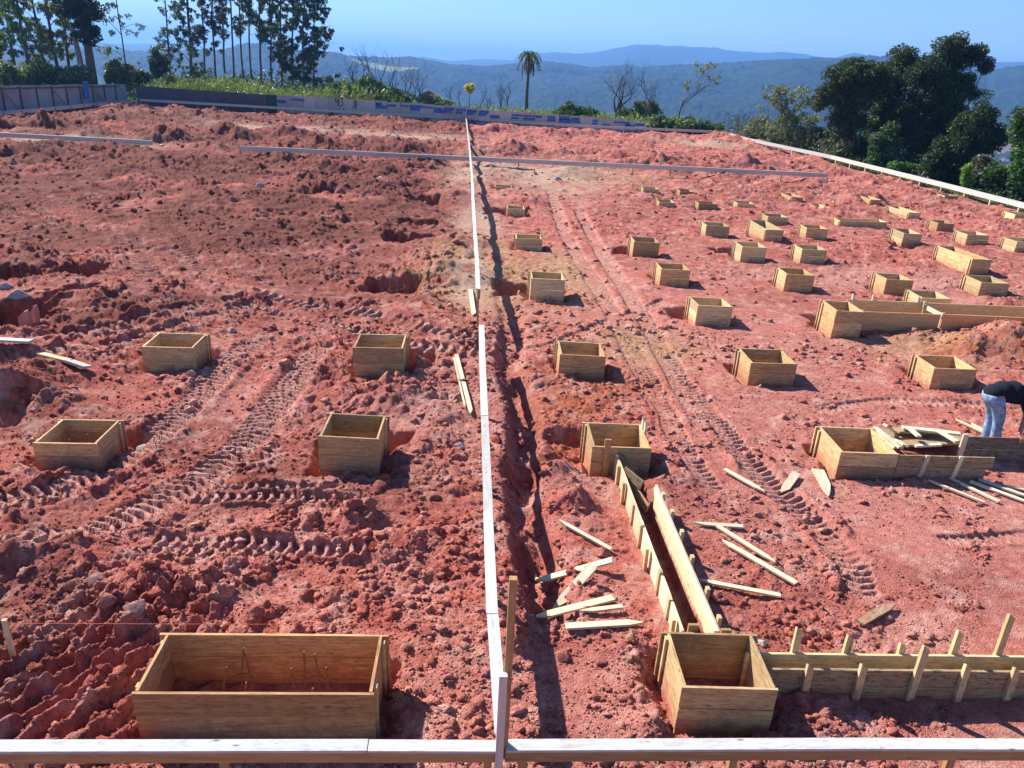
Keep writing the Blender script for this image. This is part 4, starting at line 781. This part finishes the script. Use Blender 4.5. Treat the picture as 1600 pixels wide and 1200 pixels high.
for (px, py0, py1, rx, Y, col, lab) in [(187,132,95,1.9,86,(.10,.12,.06),'rounded olive bush above the left hoarding corner'),(222,136,108,1.2,88,(.05,.08,.035),'dark small bush just right of the hoarding corner'),(250,135,72,1.1,96,(.05,.08,.04),'small dark tree between the corner bush and the tall stand'),
        (60,130,100,2.5,82,(.09,.12,.04),'undergrowth clump behind the left hoarding, near the frame edge'),(10,130,95,2.5,80,(.12,.14,.06),'pale undergrowth clump at the left frame edge'),(110,130,100,2.2,82,(.10,.13,.05),'undergrowth clump left of the ivy-covered trunk'),
        (268,140,118,2.2,92,(.20,.24,.08),'light green feathery bush at the foot of the tall stand'),(575,158,118,2.4,88,(.11,.17,.045),'tall green bamboo clump rising above the plywood hoarding'),(620,160,138,1.8,86,(.07,.13,.035),'darker green bush right of the bamboo clump'),
        (540,157,130,2.,90,(.14,.19,.05),'yellowish bush left of the bamboo clump'),(680,165,150,2.6,90,(.15,.18,.09),'grey-green shrub in front of the tiny house'),(885,180,162,1.8,84,(.06,.11,.03),'dark green bush right of the palm above the hoarding'),(915,184,170,1.4,84,(.06,.11,.03),'small dark bush between the palm and the first forked bare tree'),
        (985,192,160,2.,92,(.05,.09,.035),'dark bush behind the first forked bare tree'),(1010,192,158,1.8,94,(.06,.11,.03),'round green tree crown between the forked bare trees'),(1035,205,180,2.,82,(.07,.11,.04),'bush at the right end of the far hoarding'),(1075,208,185,1.9,80,(.07,.11,.045),'bush right of the third bare tree'),(1110,212,190,1.8,80,(.06,.10,.04),'shrub beyond the far corner of the boundary rail')]:
    b = PY(px, py0, Y); H = PY(px, py1, Y)[2]-b[2]; b[2] -= .8; H += .8
    crown_tree('bush', lab, b, H, rx*.75, col, 'bush', .07, .15, 46, 70, low=.12, cluster=.5, aspect=2.6, droop=-.15)
# palm
b = PY(823, 170, 100); top = PY(829, 84, 100); t = thing('palm_tree', 'single tall palm with drooping fronds beyond the plywood hoarding', 'palm tree', tuple(b)); H = top[2]-b[2]; dx = top[0]-b[0]-.1
mb = MB(); mb.tube([(0, 0, -1), (-.08, 0, H*.3), (dx*.3-.05, 0, H*.65), (dx, 0, H)], [.24, .19, .17, .13], 9); mb.build('trunk', BARK, t, True)
L = Leaves(); mb = MB()
for k in range(26):
    a = k*2.4; up = random.uniform(0, 1.3) if k < 14 else random.uniform(-1.6, -.4); ln = random.uniform(1.6, 2.5); p = Vector((dx, 0, H)); d = Vector((math.cos(a), math.sin(a), up)).normalized(); pts = [tuple(p)]
    for s in range(7):
        d = (d+Vector((0, 0, -.38))).normalized(); p = p+d*ln/7; pts.append(tuple(p))
        L.add(p, (.1, .1, .1), 13, .055, (.12, .15, .05) if k < 14 else (.17, .14, .09), 7., .75)
    mb.tube(pts, [.02]*8, 4)
for k in range(10): L.add((dx+random.gauss(0, .18), random.gauss(0, .18), H-.5-random.random()*1.6), (.15, .15, .5), 40, .06, (.13, .10, .06), 7, .9)
for k in range(5): L.add((dx-.75+.0*k, 0, H-1.2-k*.35), (.05, .05, .3), 14, .05, (.12, .1, .06), 8, .95); L.add((dx+.55, 0, H-1.+-k*.3), (.08, .05, .3), 22, .05, (.12, .1, .06), 8, .95)
L.build('fronds', t); mb.build('frond_stems', BARK, t)
# yellow flowering tree
b = PY(733, 168, 95); crown_tree('flowering_tree', 'small tree with bright yellow blossom right of the centre rail end', b, 2.6, .6, (.55, .42, .04), 'tree', .05, .12, 22, 60, low=.55, cluster=.3)
for a in [(552,128,82,100,'thin twiggy bare tree over the bamboo, leftmost of that group'),(568,125,68,96,'tall forked bare tree over the bamboo clump'),(592,135,74,96,'bare tree with long side branches right of the tall forked one'),(616,148,88,98,'upright bare tree right of the bamboo clump'),(632,150,92,100,'slim bare tree beside the upright one'),
          (648,155,110,98,'small bare tree left of the tiny house'),(662,158,100,96,'bare tree standing before the tiny house'),(703,162,125,98,'low twiggy bare tree left of the rail end'),(718,165,128,100,'low bare tree just left of the yellow tree'),(748,168,120,97,'bare tree right of the yellow tree'),
          (762,168,145,95,'very small bare tree between the yellow tree and the palm'),(783,166,128,99,'thin bare tree, second left of the palm'),(793,168,118,97,'bare tree directly left of the palm'),(905,178,152,90,'tiny bare sapling right of the palm bushes')]:
    bare_tree(*a, r=.07, depth=3, n=3)
bare_tree(963, 188, 108, 90, 'first large forked bare tree right of the palm', .1, 3, 5, .15); bare_tree(1024, 198, 104, 88, 'second large bare tree, tall with fine fanned twigs', 0, 3, 5, .16); bare_tree(1060, 192, 106, 88, 'third large bare tree with a leafy arm', .12, 3, 5, .10, tuft=14)
for a in [(1158,214,175,76,'low forked bare tree outside the far corner of the boundary rail'),(1175,222,172,74,'bare tree with curved stems outside the boundary rail'),(1228,238,175,66,'dark crooked bare stem in front of the olive tree'),(1205,228,150,78,'grey twiggy tree behind the crooked stem')]: bare_tree(*a, r=.09, depth=3, n=3)
# right-hand trees: photo position of base, distance, crown lobes in photo pixels (x, y, radius x, radius y)
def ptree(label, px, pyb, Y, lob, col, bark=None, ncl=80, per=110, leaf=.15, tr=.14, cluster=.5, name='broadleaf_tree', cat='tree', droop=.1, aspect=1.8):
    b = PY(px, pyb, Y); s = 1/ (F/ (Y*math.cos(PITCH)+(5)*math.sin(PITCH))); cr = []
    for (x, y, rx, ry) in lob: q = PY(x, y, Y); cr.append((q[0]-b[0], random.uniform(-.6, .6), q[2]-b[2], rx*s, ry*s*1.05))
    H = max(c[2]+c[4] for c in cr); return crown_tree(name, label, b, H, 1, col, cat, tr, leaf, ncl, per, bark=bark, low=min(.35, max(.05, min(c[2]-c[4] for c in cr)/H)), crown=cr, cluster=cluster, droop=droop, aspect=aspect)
ptree('feathery olive tree left of the dark tree group at right', 1250, 250, 66, [(1212,155,24,22),(1240,165,26,30),(1262,200,24,30),(1228,200,26,30),(1285,215,18,26)], (.13,.15,.085), PALEB, 120, 42, .10, .09, cluster=.42, droop=.2, aspect=3.2)
ptree('grey-green shrub mass behind the feathery olive tree', 1200, 235, 74, [(1190,205,22,20),(1170,215,20,14),(1215,215,20,18)], (.15,.16,.10), PALEB, 60, 80, .13, .07, name='bush', cat='bush', droop=.2)
DK = .72
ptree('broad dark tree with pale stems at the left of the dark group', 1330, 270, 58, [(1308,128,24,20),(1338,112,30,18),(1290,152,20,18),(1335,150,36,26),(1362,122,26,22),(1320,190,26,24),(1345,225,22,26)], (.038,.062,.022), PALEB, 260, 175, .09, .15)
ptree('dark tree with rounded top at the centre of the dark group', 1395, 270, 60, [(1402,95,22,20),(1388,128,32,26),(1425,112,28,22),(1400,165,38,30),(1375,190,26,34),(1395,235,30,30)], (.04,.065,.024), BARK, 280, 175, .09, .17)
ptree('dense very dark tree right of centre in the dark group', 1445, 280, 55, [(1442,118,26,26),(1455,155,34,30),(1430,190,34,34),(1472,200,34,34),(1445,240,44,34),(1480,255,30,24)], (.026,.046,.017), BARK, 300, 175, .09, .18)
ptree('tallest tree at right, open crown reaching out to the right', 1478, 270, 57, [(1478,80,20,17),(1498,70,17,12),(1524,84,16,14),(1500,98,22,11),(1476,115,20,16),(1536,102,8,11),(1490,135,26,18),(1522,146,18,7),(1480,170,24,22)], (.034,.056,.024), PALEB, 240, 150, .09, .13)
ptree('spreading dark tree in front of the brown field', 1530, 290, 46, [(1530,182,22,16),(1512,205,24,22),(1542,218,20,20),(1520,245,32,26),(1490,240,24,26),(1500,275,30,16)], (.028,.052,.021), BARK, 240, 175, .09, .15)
ptree('bright green tree cut by the right frame edge', 1608, 300, 40, [(1600,188,16,16),(1612,215,24,26),(1596,245,18,22),(1615,270,28,28)], (.05,.11,.026), BARK, 150, 175, .09, .13)
for (px, pb, Y, lob, col, lab) in [(1325,262,60,[(1320,240,22,20),(1345,238,18,22)],(.085,.11,.045),'light shrub under the broad dark tree'),(1285,252,64,[(1280,225,14,24),(1298,215,14,30)],(.07,.09,.045),'thin-stemmed shrub left of the light shrub'),
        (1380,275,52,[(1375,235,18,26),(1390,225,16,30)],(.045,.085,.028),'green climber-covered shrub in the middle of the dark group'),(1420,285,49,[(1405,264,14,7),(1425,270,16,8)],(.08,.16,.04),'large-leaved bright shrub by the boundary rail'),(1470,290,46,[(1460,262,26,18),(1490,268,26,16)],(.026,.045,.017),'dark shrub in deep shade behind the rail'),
        (1565,300,42,[(1552,272,18,14),(1578,282,18,12)],(.05,.09,.03),'low green shrub at right behind the rail'),(1545,290,43,[(1540,264,10,16)],(.11,.11,.08),'dry grey shrub behind the rail near the frame edge')]:
    ptree(lab, px, pb, Y, lob, col, None, 60, 90, .11, .05, .4, 'bush', 'bush')
ptree('small bright conical sapling behind the boundary rail', 1512, 292, 42, [(1512,272,5,14),(1512,282,9,8)], (.16,.26,.05), None, 20, 60, .1, .03, .25, 'sapling')
for (x0, y0, x1, y1, lab) in [(1437,275,1433,262,'short pale dead stem behind the boundary rail'),(1440,275,1452,260,'leaning pale dead stem behind the boundary rail')]:
    a, b = PY(x0, y0, 46), PY(x1, y1, 46); mb = MB(); mb.tube([a, (a+b)/2+.03, b], [.06, .05, .035], 6); tag(mb.build('dead_stem', PALEB), lab, 'dead stem')
# uncountable low growth
L = Leaves(); n = 0
for k in range(1500):
    X = random.uniform(-36, -4); Y = random.uniform(83, 97); px = 215+(X-FX(215))/(FX(1010)-FX(215))*795
    h = np.interp(px, [200, 260, 330, 400, 470, 520, 560, 620, 640], [1.6, 2.3, 2.1, 1.7, 1.9, 2.6, 2.6, 1.6, .7])*random.uniform(.6, 1.15); k_ = random.uniform(.7, 1.3)
    g_ = -.2; L.add((X, Y, g_+h*.5+.4), (.45, .45, h*.5+.3), 26, .10, np.array((.13, .165, .055))*k_, 5., -.5)
for k in range(1300):
    X = random.uniform(-6, 24); Y = random.uniform(81, 92); h = random.uniform(.5, 1.5); k_ = random.uniform(.7, 1.3)
    L.add((X, Y, h*.5), (.45, .45, h*.5), 20, .09, np.array((.16, .20, .07) if random.random() < .7 else (.08, .13, .04))*k_, 5., -.5)
tag(L.build('tall_grass'), kind='stuff')
L = Leaves()
for k in range(3600):
    Y = 26*(62/26)**random.random(); X = 25.9+random.random()**1.3*7; 
    L.add((X, Y, gz(X, Y)+.12) if k < 0 else (X, Y, -max(0, X-26)*.2+.10), (.35, .35, .22), 22, .05, np.array((.10, .17, .04) if random.random() < .75 else (.16, .17, .07))*random.uniform(.6, 1.3), 5., -.6)
tag(L.build('grass_verge'), kind='stuff')
L = Leaves()
for k in range(620):
    Y = random.uniform(34, 66); X = 27.8+random.random()**.8*(10 if Y > 45 else 12); q_ = 5-(X-26)*.2
    h = random.uniform(.8, 1.9)*(.55 if X < 29 else 1); L.add((X, Y, -(X-26)*.2+h*.5), (.9, .9, h*.6), 130, .12, np.array((.03, .052, .02) if random.random() < .7 else (.05, .08, .03))*random.uniform(.7, 1.4), 1.9, .1)
for k in range(420):
    Y = random.uniform(58, 84); X = random.uniform(26.2, 36); h = random.uniform(1., 2.6); L.add((X, Y, -(X-26)*.2+h*.45), (.8, .8, h*.55), 60, .10, np.array((.10, .115, .065) if random.random() < .6 else (.06, .085, .035))*random.uniform(.7, 1.4), 3., -.2)
tag(L.build('undergrowth'), kind='stuff')
L = Leaves()
for k in range(130):
    X = random.uniform(-46, -18); Y = random.uniform(118, 128); h = random.uniform(1.5, 4); L.add((X, Y, h*.5-1), (1.3, 1., h*.6), 150, .2, np.array((.035, .055, .028))*random.uniform(.7, 1.5), 2., .1)
tag(L.build('undergrowth_behind_stand'), kind='stuff')
# ------------------------------------------------------------------ hills
def azel(px, py):
    d = fw*F+RT*(px-800)-UP*(py-600); return math.atan2(d[0], d[1]), d[2]/math.hypot(d[0], d[1])
RA_ = [(-300,80),(0,80),(300,82),(440,87),(500,87),(560,90),(650,95),(700,104),(760,108),(800,105),(860,103),(920,108),(980,107),(1040,108),(1100,104),(1180,100),(1240,97),(1300,94),(1350,93),(1400,96),(1500,108),(1545,117),(1600,108),(1800,120)]
RB_ = [(-300,60),(0,66),(150,72),(200,69),(270,71),(300,76),(440,88),(560,95),(640,94),(662,89),(700,96),(760,93),(800,96),(812,85),(870,82),(905,85),(945,80),(970,74),(995,70),(1050,72),(1100,74),(1160,81),(1200,83),(1232,82),(1262,87),(1300,93),(1330,84),(1345,85),(1365,92),(1400,94),(1530,97),(1600,98),(1800,112)]
tabA = np.array([azel(*p) for p in RA_]); tabB = np.array([azel(*p) for p in RB_])
def hill_h(az, r):
    ca = 5+2300*np.interp(az, tabA[:, 0], tabA[:, 1]); cb = 5+5300*np.interp(az, tabB[:, 0], tabB[:, 1])
    x, y = r*np.sin(az), r*np.cos(az)
    z = -12-100*ss(120, 800, r)+(fbm(x/160, y/160, 3, 5)-.5)*26*ss(150, 500, r)
    a = ss(820, 2300, r+(fbm(x/420, y/420, 2, 9)-.5)*500*(r < 2000)); z = z+(ca+112)*a*(r <= 2300)+((ca+112)*(1-.55*ss(2300, 3300, r)))*(r > 2300)
    gul = (fbm(x/230, y/230, 4, 31)-.5)*90*a*(1-ss(1700, 2250, r))*(r < 2300); z = z+gul
    z2 = -112+(cb+112)*ss(3300, 5300, r)*(r <= 5300)+(cb+112)*(1-.6*ss(5300, 7500, r))*(r > 5300); z2 = z2+(fbm(x/700, y/700, 4, 41)-.5)*170*ss(3400, 4200, r)*(1-ss(4600, 5200, r))
    z = np.where(r > 3000, np.maximum(z, z2), z)
    fld = np.zeros_like(z)
    for px, py, rr_, wx_, wr in [(600,108,1900,.04,90),(1570,150,1250,.06,190),(1345,175,1000,.02,50),(745,113,2000,.012,40)]:
        a0_, e0 = azel(px, py); fld = np.maximum(fld, np.exp(-((az-a0_)/wx_)**4-((r-rr_)/wr)**4)*(fbm(x/60, y/60, 3, 4) > .38))
    near = (r < 2600)
    t1 = clod(x/11, y/11, 500, .95)*5+clod(x/7, y/7, 505, .8)*3; t2 = (fbm(x/60, y/60, 3, 6)-.5)*18*ss(3600, 5000, r)
    z = z+np.where(near, t1*(1-ss(.2, .6, fld))*ss(150, 300, r)*(1+.5*vn(x/30, y/30, 3)), t2)
    g = np.array([.016, .030, .014])[None]*(.6+.9*vn(x/18, y/18, 8).ravel()[:, None])*(.75+.5*fbm(x/120, y/120, 2, 12).ravel()[:, None])
    f2 = np.array([.22, .24, .09])[None]*(1-.0*g)
    right = (az.ravel() > azel(1500, 150)[0])[:, None]; f2 = np.where(right, np.array([.21, .15, .07])[None]*(1+0*g), f2)
    k = ss(.2, .6, fld).ravel()[:, None]; return z, g*(1-k)+f2*k
rs = np.concatenate([np.geomspace(120, 800, 70), np.linspace(805, 2350, 300), np.geomspace(2380, 10500, 150)]); azs = np.linspace(azel(-260, 100)[0], azel(1860, 120)[0], 620)
AZ_, R_ = np.meshgrid(azs, rs); hz, hc = hill_h(AZ_, R_)
idx = np.arange(hz.size).reshape(hz.shape); FQ = np.stack([idx[:-1, :-1], idx[:-1, 1:], idx[1:, 1:], idx[1:, :-1]], -1).reshape(-1, 4)
m, nt, b_ = mat('forest_hills', .95, .05); at = N(nt, 'ShaderNodeAttribute', attribute_name='Col'); nt.links.new(at.outputs[0], b_.inputs['Base Color'])
o = npmesh('hills', np.stack([R_*np.sin(AZ_), R_*np.cos(AZ_), hz], -1).reshape(-1, 3), FQ, m, col=hc, smooth=False); tag(o, kind='structure')
# ------------------------------------------------------------------ worker
def blob(name, chains, material, parent, vox=.012, it=6):
    import bmesh
    bm = bmesh.new()
    for ch in chains:
        for (p, r) in ch:
            sc_ = r if isinstance(r, tuple) else (r, r, r)
            bmesh.ops.create_uvsphere(bm, u_segments=14, v_segments=9, radius=1, matrix=Matrix.Translation(Vector(p)) @ Matrix.Diagonal((*sc_, 1)))
        for (p, r), (q, s) in zip(ch[:-1], ch[1:]):
            r1 = min(r) if isinstance(r, tuple) else r; s1 = min(s) if isinstance(s, tuple) else s; d = Vector(q)-Vector(p)
            if d.length < 1e-4: continue
            bmesh.ops.create_cone(bm, cap_ends=True, segments=14, radius1=r1, radius2=s1, depth=d.length, matrix=Matrix.Translation((Vector(p)+Vector(q))/2) @ d.to_track_quat('Z', 'Y').to_matrix().to_4x4())
    me = bpy.data.meshes.new(name); bm.to_mesh(me); bm.free(); o = link(name, me, None, parent)
    md = o.modifiers.new('r', 'REMESH'); md.mode = 'VOXEL'; md.voxel_size = vox; sm = o.modifiers.new('s', 'SMOOTH'); sm.factor = .5; sm.iterations = it
    dg = bpy.context.evaluated_depsgraph_get(); me2 = bpy.data.meshes.new_from_object(o.evaluated_get(dg)); o.modifiers.clear(); o.data = me2; me2.name = name
    me2.materials.clear(); me2.materials.append(material); me2.polygons.foreach_set('use_smooth', np.ones(len(me2.polygons), bool)); return o
wx0, wy0 = 8.10, 10.36
t = thing('person', 'person bending over in black t-shirt and light jeans, hands on the mouldy panel', 'person', (wx0, wy0, 0))
SKIN = plain('skin', (.32, .16, .10), .6, .08, 20.); SHIRT = plain('black_cloth', (.011, .013, .02), .95, .35, 9.); JEAN = plain('faded_denim', (.20, .29, .42), .9, .6, 14.); SHOE = plain('dusty_shoe', (.16, .09, .07), .8, .2); HAIR = plain('dark_hair', (.02, .015, .012), .7, .2, 60.)
sh_r, sh_l = (.27, -.17, .86), (.29, .17, .88); hz_ = .385
def hand(w, side):
    ch = []; wv = Vector(w); pc = wv+Vector((.0, -.045, -.025)); ch.append([(tuple(wv), .026), (tuple(pc), (.042, .040, .017))])
    for i, (dx_, l_) in enumerate([(-.030, .062), (-.010, .070), (.010, .066), (.029, .052)]):
        a = pc+Vector((dx_, -.030, .0)); b = a+Vector((dx_*.15, -.030, -.010)); c = b+Vector((0, -.008, -.030-.1*(l_-.05))); d = c+Vector((0, .012, -.020)); ch.append([(tuple(a), .0095), (tuple(b), .009), (tuple(c), .0085), (tuple(d), .0075)])
    a = pc+Vector((side*.036, .012, -.004)); b = a+Vector((side*.016, -.004, -.026)); c = b+Vector((-side*.004, -.008, -.028)); ch.append([(tuple(a), .012), (tuple(b), .0105), (tuple(c), .009)]); return ch
hr, hl = (.06, -.465, hz_+.035), (.30, -.465, hz_+.035)
head = Vector((.52, -.06, .76)); nd = Vector((.8, -.1, -.6)).normalized(); upv = Vector((.6, 0, .8))
body = [[((-.16, 0, .86), (.125, .155, .12)), ((-.04, 0, .91), (.12, .15, .115)), ((.13, 0, .92), (.13, .17, .12)), ((.26, 0, .90), (.09, .16, .09)), ((.36, -.02, .86), .058), ((.44, -.04, .81), .055)],
        [((.26, -.14, .90), .06), (sh_r, .055), ((.20, -.31, .63), .040), (hr, .028)], [((.27, .14, .91), .06), (sh_l, .055), ((.36, -.08, .64), .040), (hl, .028)],
        [((-.15, -.09, .84), .095), ((-.03, -.10, .48), .062), ((-.02, -.11, .10), .042)], [((-.14, .10, .84), .095), ((.0, .12, .48), .062), ((.02, .13, .10), .042)],
        [(tuple(head+Vector((-.03, 0, .03))), (.098, .078, .10)), (tuple(head+Vector((.02, 0, -.05))), (.07, .06, .07))],
        [(tuple(head+Vector((.085, -.0, -.035))), .014), (tuple(head+Vector((.098, 0, -.055))), .016)], [(tuple(head+Vector((.0, -.08, -.01))), (.018, .01, .03))], [(tuple(head+Vector((.0, .08, -.01))), (.018, .01, .03))],
        [(tuple(head+Vector((.075, -.02, -.09))), (.012, .02, .008)), (tuple(head+Vector((.075, .02, -.09))), (.012, .02, .008))]]+hand(hr, 1)+hand(hl, -1)
blob('body', body, SKIN, t, .007, 3)
for sy in (-.03, .03): mb = MB(); c_ = head+Vector((.083, sy, -.01)); blob('eye', [[(tuple(c_), .011)]], plain('eye', (.5, .48, .45), .3, .1), t, .003, 1)
blob('shirt', [[((-.155, 0, .885), (.145, .17, .13)), ((-.04, 0, .92), (.14, .175, .145)), ((.13, 0, .92), (.15, .19, .155)), ((.26, 0, .90), (.10, .19, .115)), ((.33, -.01, .87), .075)], [((.26, -.15, .90), .075), (sh_r, .078), ((.235, -.25, .73), .07)], [((.27, .15, .91), .075), (sh_l, .078), ((.33, .06, .74), .066)],
               [((-.02, -.1, .84), .07), ((.15, -.1, .82), .075)], [((-.02, .1, .84), .07), ((.15, .1, .82), .075)]], SHIRT, t, .012, 5)
blob('jeans', [[((-.17, -.02, .82), (.135, .165, .12)), ((-.16, .03, .84), (.13, .16, .12))], [((-.15, -.09, .80), .112), ((-.07, -.10, .62), .095), ((-.03, -.10, .48), .082), ((-.03, -.11, .36), .072), ((-.01, -.11, .22), .076), ((-.02, -.11, .09), .066)], [((-.14, .10, .80), .112), ((-.04, .11, .62), .093), ((.0, .12, .48), .080), ((.01, .12, .34), .070), ((.025, .13, .2), .074), ((.02, .13, .09), .066)]], JEAN, t, .012, 4)
for (x, y) in ((-.02, -.11), (.02, .13)): blob('shoe', [[((x-.03, y, .045), (.05, .04, .045)), ((x+.08, y, .035), (.06, .045, .035)), ((x+.15, y, .03), (.045, .042, .028))]], SHOE, t, .01, 3)
blob('hair', [[(tuple(head+Vector((-.045, 0, .045))), (.10, .085, .10)), (tuple(head+Vector((.01, 0, .075))), (.07, .07, .055))]], HAIR, t, .008, 2)
# ------------------------------------------------------------------ air
zmin = float(min(hz.min(), gzv.min()))-1; zmax = float(hz.max())+25
bm_ = MB(); bm_.prism([(-12000, -300, zmin), (12000, -300, zmin), (12000, -300, zmax), (-12000, -300, zmax)], [(-12000, 12500, zmin), (12000, 12500, zmin), (12000, 12500, zmax), (-12000, 12500, zmax)])
m = bpy.data.materials.new('haze'); m.use_nodes = True; nt = m.node_tree; nt.nodes.remove(nt.nodes['Principled BSDF'])
pv = N(nt, 'ShaderNodeVolumePrincipled'); pv.inputs['Color'].default_value = (.20, .44, .92, 1); pv.inputs['Density'].default_value = 2.7e-4; pv.inputs['Anisotropy'].default_value = .2
nt.links.new(pv.outputs[0], nt.nodes['Material Output'].inputs['Volume']); o = bm_.build('haze', m); tag(o, kind='stuff')
import bmesh
b2 = bmesh.new(); b2.from_mesh(o.data); bmesh.ops.remove_doubles(b2, verts=b2.verts, dist=.01); bmesh.ops.recalc_face_normals(b2, faces=b2.faces); b2.to_mesh(o.data); b2.free()
